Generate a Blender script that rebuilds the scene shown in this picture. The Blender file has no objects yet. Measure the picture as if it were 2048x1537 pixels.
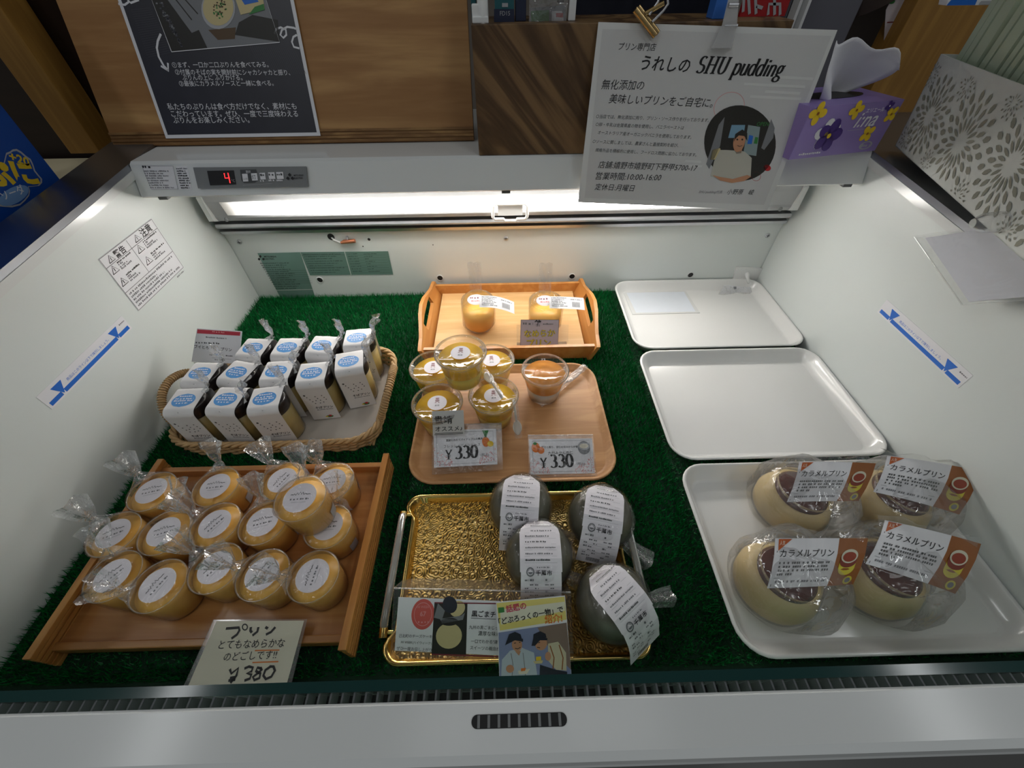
import bpy, math, random
from mathutils import Vector, Matrix, noise
import numpy as np

random.seed(7)
V = Vector
pi = math.pi
scn = bpy.context.scene
COL = scn.collection

# ------------------------------------------------------------------ camera
CAMLOC = V((-0.0015, -0.6921, 0.4707))
PITCH, ROLL, YAW, FPX = 0.8181, -0.0130, -0.0137, 800.8
_f = V((0, math.cos(PITCH), -math.sin(PITCH)))
_u = V((0, math.sin(PITCH), math.cos(PITCH)))
_r = V((1, 0, 0))
_z = Matrix.Rotation(YAW, 3, 'Z')
_f, _u, _r = _z @ _f, _z @ _u, _z @ _r
CR = math.cos(ROLL) * _r + math.sin(ROLL) * _u
CU = -math.sin(ROLL) * _r + math.cos(ROLL) * _u
CF = _f
cam_d = bpy.data.cameras.new('camera')
cam_d.sensor_width = 36.0
cam_d.lens = FPX / 2048 * 36.0
cam_d.clip_start = 0.01
cam = bpy.data.objects.new('camera', cam_d)
m = Matrix((CR, CU, -CF)).transposed().to_4x4()
m.translation = CAMLOC
cam.matrix_world = m
COL.objects.link(cam)
scn.camera = cam

# ------------------------------------------------------------------ world, lamps, exposure
scn.view_settings.view_transform = 'Standard'
scn.view_settings.look = 'None'
scn.view_settings.gamma = 1.0
scn.view_settings.use_curve_mapping = False
scn.view_settings.exposure = 0.0
scn.cycles.transparent_max_bounces = 24
scn.cycles.max_bounces = 8
scn.cycles.use_denoising = True
scn.cycles.sample_clamp_indirect = 4.0
w = bpy.data.worlds.new('shop')
scn.world = w
w.use_nodes = True
w.node_tree.nodes['Background'].inputs[0].default_value = (0.93, 0.97, 1.0, 1)
w.node_tree.nodes['Background'].inputs[1].default_value = 0.14

def area_lamp(name, loc, sx, sy, power, col=(1, 1, 1)):
    d = bpy.data.lights.new(name, 'AREA')
    d.shape = 'RECTANGLE'; d.size = sx; d.size_y = sy; d.energy = power; d.color = col
    o = bpy.data.objects.new(name, d); COL.objects.link(o); o.location = loc
    return o
# shop ceiling fittings; the overhead one and those behind the camera are added fill
for lx, ly, sx_, sy_, pw_ in ((2.05, -0.4, 0.14, 1.6, 7), (-1.7, -0.2, 0.14, 1.6, 6), (0.1, -0.75, 1.2, 0.3, 1.5), (-1.2, -2.2, 0.14, 1.4, 8), (1.2, -2.2, 0.14, 1.4, 8)):
    area_lamp('ceiling_and_fill_lamp', (lx, ly, 2.35), sx_, sy_, pw_, (0.96, 0.99, 1.0))

# ------------------------------------------------------------------ picking points of the place
def ray(px, py):
    return (CF + CR * ((px - 1024) / FPX) - CU * ((py - 768.5) / FPX))
def PZ(px, py, z):
    d = ray(px, py); return CAMLOC + d * ((z - CAMLOC.z) / d.z)
def PY(px, py, y):
    d = ray(px, py); return CAMLOC + d * ((y - CAMLOC.y) / d.y)
def PX(px, py, x):
    d = ray(px, py); return CAMLOC + d * ((x - CAMLOC.x) / d.x)
def PP(px, py, p, n):
    d = ray(px, py); return CAMLOC + d * ((V(p) - CAMLOC).dot(n) / d.dot(n))

# ------------------------------------------------------------------ materials
def lin(c):
    def g(v):
        v /= 255.0
        return v / 12.92 if v <= 0.04045 else ((v + 0.055) / 1.055) ** 2.4
    return (g(c[0]), g(c[1]), g(c[2]), 1.0)

def base_mat(name):
    m = bpy.data.materials.new(name); m.use_nodes = True
    nt = m.node_tree
    return m, nt, nt.nodes['Principled BSDF']

def mat(name, c, rough=0.5, metal=0.0, spec=0.5, var=0.04, vscale=30, bump=0.0, bscale=200, coat=0.0, sss=0.0):
    m, nt, b = base_mat(name)
    N, L = nt.nodes, nt.links
    b.inputs['Roughness'].default_value = rough
    b.inputs['Metallic'].default_value = metal
    b.inputs['Specular IOR Level'].default_value = spec
    b.inputs['Coat Weight'].default_value = coat
    b.inputs['Coat Roughness'].default_value = 0.08
    col = lin(c)
    tc = N.new('ShaderNodeTexCoord')
    nz = N.new('ShaderNodeTexNoise'); nz.inputs['Scale'].default_value = vscale; nz.inputs['Detail'].default_value = 3
    L.new(tc.outputs['Object'], nz.inputs['Vector'])
    mx = N.new('ShaderNodeMix'); mx.data_type = 'RGBA'
    mx.inputs[6].default_value = tuple(max(0, v * (1 - var)) for v in col[:3]) + (1,)
    mx.inputs[7].default_value = tuple(min(1, v * (1 + var)) for v in col[:3]) + (1,)
    L.new(nz.outputs['Fac'], mx.inputs[0]); L.new(mx.outputs[2], b.inputs['Base Color'])
    if sss:
        b.inputs['Subsurface Weight'].default_value = sss
        b.inputs['Subsurface Radius'].default_value = (0.01, 0.006, 0.003)
        b.inputs['Subsurface Scale'].default_value = 1.0
    if bump:
        n2 = N.new('ShaderNodeTexNoise'); n2.inputs['Scale'].default_value = bscale; n2.inputs['Detail'].default_value = 4
        L.new(tc.outputs['Object'], n2.inputs['Vector'])
        bp = N.new('ShaderNodeBump'); bp.inputs['Strength'].default_value = bump; bp.inputs['Distance'].default_value = 0.002
        L.new(n2.outputs['Fac'], bp.inputs['Height']); L.new(bp.outputs['Normal'], b.inputs['Normal'])
    return m

def ink(name, c, rough=0.45):
    return mat(name, c, rough=rough, var=0.0)

def wood(name, c1, c2, scale=6.0, stretch=(1, 12, 12), rough=0.4, dist=2.5, coat=0.0, spec=0.4, rot=(0, 0, 0), fine=0.25, rings=15.0):
    """long grain: noise stretched along the axis whose stretch is small"""
    m, nt, b = base_mat(name)
    N, L = nt.nodes, nt.links
    tc = N.new('ShaderNodeTexCoord'); mr = N.new('ShaderNodeMapping'); mp = N.new('ShaderNodeMapping')
    mr.inputs['Rotation'].default_value = rot; mp.inputs['Scale'].default_value = stretch
    L.new(tc.outputs['Object'], mr.inputs['Vector']); L.new(mr.outputs['Vector'], mp.inputs['Vector'])
    nz = N.new('ShaderNodeTexNoise'); nz.inputs['Scale'].default_value = scale; nz.inputs['Detail'].default_value = 5
    nz.inputs['Distortion'].default_value = dist * 0.2
    L.new(mp.outputs['Vector'], nz.inputs['Vector'])
    sn = N.new('ShaderNodeMath'); sn.operation = 'MULTIPLY'; sn.inputs[1].default_value = rings
    L.new(nz.outputs['Fac'], sn.inputs[0])
    si = N.new('ShaderNodeMath'); si.operation = 'SINE'; L.new(sn.outputs[0], si.inputs[0])
    ma = N.new('ShaderNodeMath'); ma.operation = 'MULTIPLY_ADD'; ma.inputs[1].default_value = 0.5; ma.inputs[2].default_value = 0.5
    L.new(si.outputs[0], ma.inputs[0])
    n2 = N.new('ShaderNodeTexNoise'); n2.inputs['Scale'].default_value = scale * 9; n2.inputs['Detail'].default_value = 6
    L.new(mp.outputs['Vector'], n2.inputs['Vector'])
    mixf = N.new('ShaderNodeMix'); mixf.data_type = 'FLOAT'; mixf.inputs[0].default_value = fine
    L.new(ma.outputs[0], mixf.inputs[2]); L.new(n2.outputs['Fac'], mixf.inputs[3])
    mx = N.new('ShaderNodeMix'); mx.data_type = 'RGBA'
    mx.inputs[6].default_value = lin(c1); mx.inputs[7].default_value = lin(c2)
    L.new(mixf.outputs[0], mx.inputs[0]); L.new(mx.outputs[2], b.inputs['Base Color'])
    b.inputs['Roughness'].default_value = rough; b.inputs['Specular IOR Level'].default_value = spec
    b.inputs['Coat Weight'].default_value = coat; b.inputs['Coat Roughness'].default_value = 0.15
    bp = N.new('ShaderNodeBump'); bp.inputs['Strength'].default_value = 0.08; bp.inputs['Distance'].default_value = 0.001
    L.new(n2.outputs['Fac'], bp.inputs['Height']); L.new(bp.outputs['Normal'], b.inputs['Normal'])
    return m

def film(name, tint=(255, 255, 255), gloss=0.45, base=0.05, rough=0.06, bump=0.6, bscale=60, milky=0.0):
    """thin clear plastic: see-through, with a clear-coat sheen and crinkles"""
    m = bpy.data.materials.new(name); m.use_nodes = True
    nt = m.node_tree; N, L = nt.nodes, nt.links
    N.remove(N['Principled BSDF']); out = N['Material Output']
    tr = N.new('ShaderNodeBsdfTransparent'); tr.inputs[0].default_value = lin(tint)
    gl = N.new('ShaderNodeBsdfGlossy'); gl.inputs['Roughness'].default_value = rough
    lw = N.new('ShaderNodeFresnel'); lw.inputs[0].default_value = 1.45
    ma = N.new('ShaderNodeMath'); ma.operation = 'MULTIPLY_ADD'; ma.use_clamp = True
    ma.inputs[1].default_value = gloss; ma.inputs[2].default_value = base * 0.3
    L.new(lw.outputs[0], ma.inputs[0])
    mx = N.new('ShaderNodeMixShader'); L.new(ma.outputs[0], mx.inputs[0])
    L.new(tr.outputs[0], mx.inputs[1]); L.new(gl.outputs[0], mx.inputs[2])
    last = mx
    if milky:
        df = N.new('ShaderNodeBsdfDiffuse'); df.inputs[0].default_value = (0.85, 0.85, 0.85, 1)
        m2 = N.new('ShaderNodeMixShader'); m2.inputs[0].default_value = milky
        L.new(mx.outputs[0], m2.inputs[1]); L.new(df.outputs[0], m2.inputs[2]); last = m2
    if bump:
        tc = N.new('ShaderNodeTexCoord')
        nz = N.new('ShaderNodeTexNoise'); nz.inputs['Scale'].default_value = bscale; nz.inputs['Detail'].default_value = 2.5
        nz.inputs['Distortion'].default_value = 1.2
        L.new(tc.outputs['Object'], nz.inputs['Vector'])
        bp = N.new('ShaderNodeBump'); bp.inputs['Strength'].default_value = bump; bp.inputs['Distance'].default_value = 0.004
        L.new(nz.outputs['Fac'], bp.inputs['Height'])
        L.new(bp.outputs['Normal'], gl.inputs['Normal']); L.new(bp.outputs['Normal'], lw.inputs['Normal'])
    L.new(last.outputs[0], out.inputs[0])
    return m

def glow(name, c, strength):
    m, nt, b = base_mat(name)
    b.inputs['Base Color'].default_value = lin(c)
    b.inputs['Emission Color'].default_value = lin(c)
    b.inputs['Emission Strength'].default_value = strength
    return m

K = {}
K['case'] = mat('white_enamel', (226, 229, 228), 0.18, spec=0.5, var=0.015, vscale=6)
K['case_in'] = mat('white_enamel_inside', (222, 228, 226), 0.33, spec=0.45, var=0.02, vscale=5)
K['steel'] = mat('brushed_steel', (158, 160, 164), 0.36, metal=1.0, var=0.05, vscale=9)
K['alu'] = mat('aluminium', (205, 206, 210), 0.42, metal=1.0, var=0.03)
K['dark'] = mat('dark_recess', (18, 19, 21), 0.6)
K['greyp'] = mat('grey_plastic', (124, 127, 128), 0.4)
K['greyd'] = mat('dark_grey_plastic', (70, 73, 74), 0.4)
K['paper'] = mat('white_paper', (232, 232, 236), 0.55, var=0.01)
K['cream'] = mat('cream_paper', (228, 222, 204), 0.5, var=0.02)
K['black'] = ink('black_ink', (22, 22, 24))
K['grey'] = ink('grey_ink', (120, 121, 126))
K['lgrey'] = ink('pale_grey_ink', (176, 177, 182))
K['white'] = mat('white_plastic', (238, 239, 238), 0.3, var=0.01)
K['blue'] = ink('blue_ink', (28, 104, 200))
K['red'] = ink('red_ink', (190, 40, 44))
K['darkred'] = ink('dark_red_ink', (122, 32, 46))
K['orange'] = ink('orange_ink', (226, 122, 40))
K['pink'] = ink('pink_ink', (226, 150, 150))
K['yellow'] = ink('yellow_ink', (236, 200, 40))
K['green'] = ink('green_ink', (52, 130, 60))
K['brown'] = ink('brown_ink', (150, 88, 34))
K['skin'] = ink('skin_tone_ink', (196, 142, 108))
K['navy'] = ink('navy_ink', (34, 38, 52))
K['film'] = film('clear_film')
K['filmc'] = film('crinkled_clear_film', gloss=0.6, base=0.45, bump=1.0, bscale=90, rough=0.10, milky=0.13)
K['filmbag'] = film('bag_film', gloss=0.55, base=0.2, bump=0.9, bscale=38, rough=0.08, milky=0.06)
K['lidc'] = film('lid_plastic', gloss=0.55, base=0.06, bump=0.18, bscale=40, rough=0.05, milky=0.015)
K['clear'] = film('clear_plastic', gloss=0.55, base=0.06, rough=0.05, bump=0.0, milky=0.035)
K['clearm'] = film('milky_clear_plastic', gloss=0.6, base=0.10, rough=0.06, bump=0.0, milky=0.12)
K['sleeve'] = film('clear_sleeve', gloss=0.6, base=0.05, rough=0.05, bump=0.25, bscale=25, milky=0.05)

# ------------------------------------------------------------------ mesh building
class MB:
    def __init__(s):
        s.v, s.f, s.mi, s.sm, s.mats = [], [], [], [], []
    def slot(s, m):
        if m not in s.mats: s.mats.append(m)
        return s.mats.index(m)
    def add(s, vs, fs, m, smooth=False, T=None):
        o = len(s.v)
        if T is not None: vs = [T @ V(p) for p in vs]
        s.v.extend(tuple(p) for p in vs)
        k = s.slot(m)
        for f in fs:
            s.f.append(tuple(o + i for i in f)); s.mi.append(k); s.sm.append(smooth)
        return s
    def box(s, a, b, m, T=None):
        (x0, y0, z0), (x1, y1, z1) = a, b
        vs = [(x0, y0, z0), (x1, y0, z0), (x1, y1, z0), (x0, y1, z0), (x0, y0, z1), (x1, y0, z1), (x1, y1, z1), (x0, y1, z1)]
        return s.add(vs, [(0, 3, 2, 1), (4, 5, 6, 7), (0, 1, 5, 4), (1, 2, 6, 5), (2, 3, 7, 6), (3, 0, 4, 7)], m, False, T)
    def loft(s, loops, m, smooth=True, cap0=True, cap1=True, T=None, closed=True):
        n = len(loops[0]); vs = [p for l in loops for p in l]; fs = []
        for i in range(len(loops) - 1):
            for j in range(n if closed else n - 1):
                k = (j + 1) % n
                fs.append((i * n + j, i * n + k, (i + 1) * n + k, (i + 1) * n + j))
        s.add(vs, fs, m, smooth, T)
        if closed and cap0: s.add(loops[0], [tuple(reversed(range(n)))], m, False, T)
        if closed and cap1: s.add(loops[-1], [tuple(range(n))], m, False, T)
        return s
    def lathe(s, prof, m, n=32, T=None, cap0=False, cap1=False, smooth=True):
        loops = [[(r * math.cos(2 * pi * i / n), r * math.sin(2 * pi * i / n), z) for i in range(n)] for r, z in prof]
        return s.loft(loops, m, smooth, cap0, cap1, T)
    def tube(s, pts, r, m, n=8, T=None, closed=False, caps=True):
        pts = [V(p) for p in pts]; N = len(pts)
        rs = r if isinstance(r, (list, tuple)) else [r] * N
        loops = []; up = None
        for i, p in enumerate(pts):
            a = pts[(i - 1) % N] if (closed or i > 0) else p
            b = pts[(i + 1) % N] if (closed or i < N - 1) else p
            t = (b - a).normalized()
            if up is None:
                up = V((0, 0, 1)) if abs(t.z) < 0.9 else V((1, 0, 0))
            x = t.cross(up)
            if x.length < 1e-6: x = t.cross(V((1, 0, 0)))
            x.normalize(); y = x.cross(t).normalized(); up = y
            loops.append([tuple(p + rs[i] * (math.cos(2 * pi * k / n) * x + math.sin(2 * pi * k / n) * y)) for k in range(n)])
        if closed: loops.append(loops[0])
        return s.loft(loops, m, True, caps and not closed, caps and not closed, T)
    def prism(s, poly, h0, h1, m, T=None, smooth=False):
        """poly in xy, extruded h0..h1 along z"""
        return s.loft([[(x, y, h0) for x, y in poly], [(x, y, h1) for x, y in poly]], m, smooth, True, True, T)
    def build(s, name, parent=None, org=None, bevel=0.0, solid=0.0):
        me = bpy.data.meshes.new(name)
        vs = s.v if org is None else [(a - org[0], b - org[1], c - org[2]) for a, b, c in s.v]
        me.from_pydata(vs, [], s.f)
        for mm in s.mats: me.materials.append(mm)
        me.polygons.foreach_set('material_index', s.mi)
        me.polygons.foreach_set('use_smooth', s.sm)
        me.update()
        o = bpy.data.objects.new(name, me); COL.objects.link(o)
        if parent is not None: o.parent = parent
        elif org is not None: o.location = org
        if bevel:
            b = o.modifiers.new('bevel', 'BEVEL'); b.width = bevel; b.segments = 2; b.limit_method = 'ANGLE'
        if solid:
            b = o.modifiers.new('solidify', 'SOLIDIFY'); b.thickness = solid; b.offset = 0
        return o

def rrect(x0, y0, x1, y1, r, n=6):
    out = []
    for cx, cy, a in ((x1 - r, y0 + r, -pi / 2), (x1 - r, y1 - r, 0), (x0 + r, y1 - r, pi / 2), (x0 + r, y0 + r, pi)):
        for i in range(n + 1):
            t = a + pi / 2 * i / n
            out.append((cx + r * math.cos(t), cy + r * math.sin(t)))
    return out
def rz(pts, z): return [(x, y, z) for x, y in pts]

def tag(o, label, cat, group=None, kind=None):
    o['label'] = label; o['category'] = cat
    if group: o['group'] = group
    if kind: o['kind'] = kind
    return o
def thing(name, label, cat, loc=(0, 0, 0), rot=(0, 0, 0), group=None):
    o = bpy.data.objects.new(name, None); COL.objects.link(o)
    o.location = loc; o.rotation_euler = rot; o.empty_display_size = 0.02
    return tag(o, label, cat, group)
def dup(root, loc, rot, label, group=None):
    r = root.copy(); COL.objects.link(r); r.location = loc; r.rotation_euler = rot; r['label'] = label
    if group: r['group'] = group
    for ch in list(root.children):
        c = ch.copy(); COL.objects.link(c); c.parent = r
        for g in list(ch.children):
            d = g.copy(); COL.objects.link(d); d.parent = c
    return r

# ------------------------------------------------------------------ printing: flat shapes and lettering laid on a sheet
_fc = bpy.data.curves.new('lettering_source', 'FONT'); _fc.resolution_u = 2
_fo = bpy.data.objects.new('lettering_source', _fc)
_gc = {}
def glyphs(txt, bold=0.0, shear=0.0):
    k = (txt, bold, shear)
    if k not in _gc:
        _fc.body = txt; _fc.size = 1.0; _fc.offset = bold; _fc.shear = shear
        me = _fo.to_mesh()
        vs = [(v.co.x, v.co.y) for v in me.vertices]; fs = [tuple(p.vertices) for p in me.polygons]
        _fo.to_mesh_clear()
        if not vs: vs = [(0, 0)]
        x0 = min(v[0] for v in vs); x1 = max(v[0] for v in vs); y0 = min(v[1] for v in vs); y1 = max(v[1] for v in vs)
        _gc[k] = (vs, fs, x0, x1, y0, y1)
    return _gc[k]

def _arc(cx, cy, rx, ry, a0, a1, n=12):
    return [(cx + rx * math.cos(math.radians(a0 + (a1 - a0) * i / n)), cy + ry * math.sin(math.radians(a0 + (a1 - a0) * i / n))) for i in range(n + 1)]
def _sf(x, y, w=.17): return [(x - w, y), (x + w, y)]
SERIF = {   # strokes of a broad pen: upright parts come out thick, level parts thin
    '0': ([_arc(.30, .5, .22, .47, 90, 450, 28)], .60), '1': ([[(.30, 0), (.30, 1)], _sf(.30, .02), [(.30, .98), (.14, .86)]], .60),
    '3': ([_arc(.27, .735, .20, .235, 140, -88, 18), _arc(.26, .265, .25, .245, 88, -140, 18)], .60),
    'S': ([_arc(.30, .735, .20, .235, 35, 255, 16) + _arc(.31, .255, .24, .235, 80, -150, 16)], .66),
    'H': ([[(.16, 0), (.16, 1)], [(.66, 0), (.66, 1)], [(.16, .52), (.66, .52)], _sf(.16, .02), _sf(.16, .98), _sf(.66, .02), _sf(.66, .98)], .88),
    'U': ([[(.16, .98), (.16, .33)] + _arc(.40, .32, .24, .30, 180, 360, 14) + [(.64, .98)], _sf(.16, .98), _sf(.64, .98, .14)], .84),
    'p': ([[(.13, -.30), (.13, .66)], _arc(.31, .33, .21, .33, 150, -150, 18), _sf(.13, -.29, .13), [(.13, .64), (.02, .60)]], .60),
    'u': ([[(.12, .66), (.12, .18)] + _arc(.27, .17, .15, .17, 180, 300, 8) + [(.46, .16)], [(.46, .66), (.46, .02)], [(.12, .65), (.02, .63)], [(.46, .65), (.36, .63)], [(.46, .02), (.56, .05)]], .60),
    'd': ([_arc(.27, .33, .21, .33, 30, 330, 18), [(.46, 1.0), (.46, .02)], [(.46, .98), (.34, .95)], [(.46, .02), (.56, .05)]], .60),
    'i': ([[(.14, .66), (.14, 0)], _sf(.14, .02, .11), [(.14, .64), (.04, .62)], [(.14, .82), (.14, .95)]], .30),
    'n': ([[(.12, .66), (.12, 0)], [(.12, .50)] + _arc(.29, .46, .17, .20, 150, 0, 8) + [(.46, 0)], _sf(.12, .02, .10), _sf(.46, .02, .10), [(.12, .64), (.02, .62)]], .62),
    'g': ([_arc(.25, .43, .16, .22, 0, 360, 18), _arc(.26, -.14, .22, .16, 0, 360, 18), [(.16, .24), (.12, .12), (.26, .04), (.42, .02)], [(.38, .60), (.52, .66)]], .56),
    '¥': ([[(.06, .98), (.34, .48), (.34, 0)], [(.62, .98), (.34, .48)], [(.12, .42), (.56, .42)], [(.12, .26), (.56, .26)], _sf(.34, .02), _sf(.08, .98, .11), _sf(.60, .98, .11)], .72), ' ': ([], .35)}

class Sheet:
    """a printed sheet: points are (u, v) on its plane, or photo pixels when made with pix=True"""
    EPS = 0.00012
    def __init__(s, O, U, Vv, pix=False, bend=None, eps=None):
        s.O, s.U = V(O), V(U).normalized()
        s.N = s.U.cross(V(Vv)).normalized(); s.Vv = s.N.cross(s.U).normalized()
        s.pix, s.bend, s.mb = pix, bend, MB()
        s.eps = eps or Sheet.EPS
    def c(s, p):
        if not s.pix: return p
        d = PP(p[0], p[1], s.O, s.N) - s.O
        return (d.dot(s.U), d.dot(s.Vv))
    def at(s, u, v, d):
        if s.bend: return V(s.bend(u, v, d))
        return s.O + s.U * u + s.Vv * v + s.N * d
    def raw(s, uv, fs, m, layer):
        s.mb.add([s.at(u, v, layer * s.eps) for u, v in uv], fs, m)
    def poly(s, pts, m, layer=1):
        uv = [s.c(p) for p in pts]
        a = sum(uv[i][0] * uv[(i + 1) % len(uv)][1] - uv[(i + 1) % len(uv)][0] * uv[i][1] for i in range(len(uv)))
        if a < 0: uv.reverse()
        s.raw(uv, [tuple(range(len(uv)))], m, layer)
    def slab(s, pts, m, t=0.0006, layer=0, back=None):
        """the sheet's own body, t thick"""
        uv = [s.c(p) for p in pts]
        a = sum(uv[i][0] * uv[(i + 1) % len(uv)][1] - uv[(i + 1) % len(uv)][0] * uv[i][1] for i in range(len(uv)))
        if a < 0: uv.reverse()
        s.mb.loft([[s.at(u, v, layer * s.eps - t) for u, v in uv], [s.at(u, v, layer * s.eps) for u, v in uv]], m, False)
    def grid(s, u0, v0, u1, v1, m, layer, nu=1, nv=8):
        for i in range(nu):
            for j in range(nv):
                a, b = u0 + (u1 - u0) * i / nu, u0 + (u1 - u0) * (i + 1) / nu
                c, d = v0 + (v1 - v0) * j / nv, v0 + (v1 - v0) * (j + 1) / nv
                s.raw([(a, c), (b, c), (b, d), (a, d)], [(0, 1, 2, 3)], m, layer)
    def ell(s, c, a, b, m, layer=1, n=24, ring=0.0):
        """centre, ends of two half-axes; ring>0 leaves only a band of that share"""
        c, a, b = s.c(c), s.c(a), s.c(b)
        ax, ay = (a[0] - c[0], a[1] - c[1]), (b[0] - c[0], b[1] - c[1])
        if ax[0] * ay[1] - ax[1] * ay[0] < 0: ay = (-ay[0], -ay[1])
        o = [(c[0] + math.cos(2 * pi * i / n) * ax[0] + math.sin(2 * pi * i / n) * ay[0],
              c[1] + math.cos(2 * pi * i / n) * ax[1] + math.sin(2 * pi * i / n) * ay[1]) for i in range(n)]
        if not ring:
            s.raw(o, [tuple(range(n))], m, layer); return
        q = [(c[0] + (x - c[0]) * (1 - ring), c[1] + (y - c[1]) * (1 - ring)) for x, y in o]
        s.raw(o + q, [(i, (i + 1) % n, n + (i + 1) % n, n + i) for i in range(n)], m, layer)
    def disc(s, c, r, m, layer=1, n=24, ring=0.0):
        s.ell(c, (c[0] + r, c[1]), (c[0], c[1] + r), m, layer, n, ring)
    def line(s, pts, w, m, layer=1):
        uv = [s.c(p) for p in pts]
        L, R = [], []
        for i, p in enumerate(uv):
            a = uv[max(0, i - 1)]; b = uv[min(len(uv) - 1, i + 1)]
            dx, dy = b[0] - a[0], b[1] - a[1]; q = math.hypot(dx, dy) or 1
            nx, ny = -dy / q * w / 2, dx / q * w / 2
            L.append((p[0] + nx, p[1] + ny)); R.append((p[0] - nx, p[1] - ny))
        n = len(uv)
        s.raw(R + L, [(i, i + 1, n + i + 1, n + i) for i in range(n - 1)], m, layer)
    def text(s, t, p0, p1, m, layer=2, bold=0.0, shear=0.0, h=None):
        """lettering from p0 to p1 along its foot; h: height of the letters in metres (else kept in proportion)"""
        vs, fs, x0, x1, y0, y1 = glyphs(t, bold, shear)
        a, b = s.c(p0), s.c(p1)
        dx, dy = b[0] - a[0], b[1] - a[1]
        k = math.hypot(dx, dy) / max(1e-6, x1 - x0); ca, sa = dx / (math.hypot(dx, dy) or 1), dy / (math.hypot(dx, dy) or 1)
        ky = k if h is None else h / max(1e-6, y1 - max(0, y0))
        uv = [(a[0] + ca * (x - x0) * k - sa * y * ky, a[1] + sa * (x - x0) * k + ca * y * ky) for x, y in vs]
        s.raw(uv, fs, m, layer)
    def serif(s, t, p0, p1, m, layer=2, thick=.15, thin=.045, shear=0.0):
        """lettering with thick and thin strokes and feet, from p0 to p1"""
        a, b = s.c(p0), s.c(p1); L = math.hypot(b[0] - a[0], b[1] - a[1]); ca, sa = (b[0] - a[0]) / L, (b[1] - a[1]) / L
        k = L / (sum(SERIF[c][1] for c in t)); x0 = 0.0
        for c in t:
            for st in SERIF[c][0]:
                le, ri = [], []
                for i, p in enumerate(st):
                    q0, q1 = st[max(0, i - 1)], st[min(len(st) - 1, i + 1)]
                    dx, dy = q1[0] - q0[0], q1[1] - q0[1]; q = math.hypot(dx, dy) or 1
                    w_ = (thin + (thick - thin) * abs(dy / q) ** 1.3) / 2
                    nx, ny = -dy / q * w_, dx / q * w_
                    for o, sg in ((le, 1), (ri, -1)):
                        u, v = p[0] + sg * nx, p[1] + sg * ny; u += shear * v
                        o.append((a[0] + k * (ca * (x0 + u) - sa * v), a[1] + k * (sa * (x0 + u) + ca * v)))
                n = len(st); s.raw(ri + le, [(i, i + 1, n + i + 1, n + i) for i in range(n - 1)], m, layer)
            x0 += SERIF[c][1]
    def greek(s, p0, p1, h, m, layer=2, seed=0):
        """a row of print too small to read"""
        rnd = random.Random(seed)
        a, b = s.c(p0), s.c(p1)
        L = math.hypot(b[0] - a[0], b[1] - a[1])
        if L < 1e-6: return
        ca, sa = (b[0] - a[0]) / L, (b[1] - a[1]) / L
        x = 0.0
        while x < L:
            wd = min(h * rnd.uniform(0.55, 0.95), L - x)
            hh = h * rnd.uniform(0.65, 1.0); y0 = h * rnd.uniform(0, 0.15)
            q = [(x, y0), (x + wd, y0), (x + wd, hh), (x, hh)]
            s.raw([(a[0] + ca * u - sa * v, a[1] + sa * u + ca * v) for u, v in q], [(0, 1, 2, 3)], m, layer)
            x += wd + h * rnd.choice((0.2, 0.25, 0.3, 0.8))
    def para(s, p0, p1, p2, rows, h, m, layer=2, seed=0, ends=None):
        """rows of small print between top edge p0-p1 and lower left p2"""
        for i in range(rows):
            t = i / max(1, rows - 1)
            a = (p0[0] + (p2[0] - p0[0]) * t, p0[1] + (p2[1] - p0[1]) * t)
            e = 1.0 if ends is None else ends[i % len(ends)]
            b = (a[0] + (p1[0] - p0[0]) * e, a[1] + (p1[1] - p0[1]) * e)
            s.greek(a, b, h, m, layer, seed + i)
    def build(s, name, parent=None, org=None):
        return s.mb.build(name, parent, org)

# ================================================================== the room (mostly out of the picture)
def struct(name, mb):
    o = mb.build(name); o['kind'] = 'structure'; return o
K['floor'] = mat('floor_tile', (96, 96, 94), 0.35, var=0.08, vscale=3)
K['ceil'] = mat('ceiling_board', (215, 215, 212), 0.8)
K['roomw'] = mat('shop_wall', (120, 112, 104), 0.8)
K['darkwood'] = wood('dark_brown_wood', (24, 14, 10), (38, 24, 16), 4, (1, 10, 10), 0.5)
struct('floor', MB().box((-4, -4, -0.87), (4, 3, -0.85), K['floor']))
struct('ceiling', MB().box((-4, -4, 2.5), (4, 3, 2.52), K['ceil']))
struct('wall_back', MB().box((-4, 1.6, -0.85), (4, 1.65, 2.5), K['roomw']))

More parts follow.
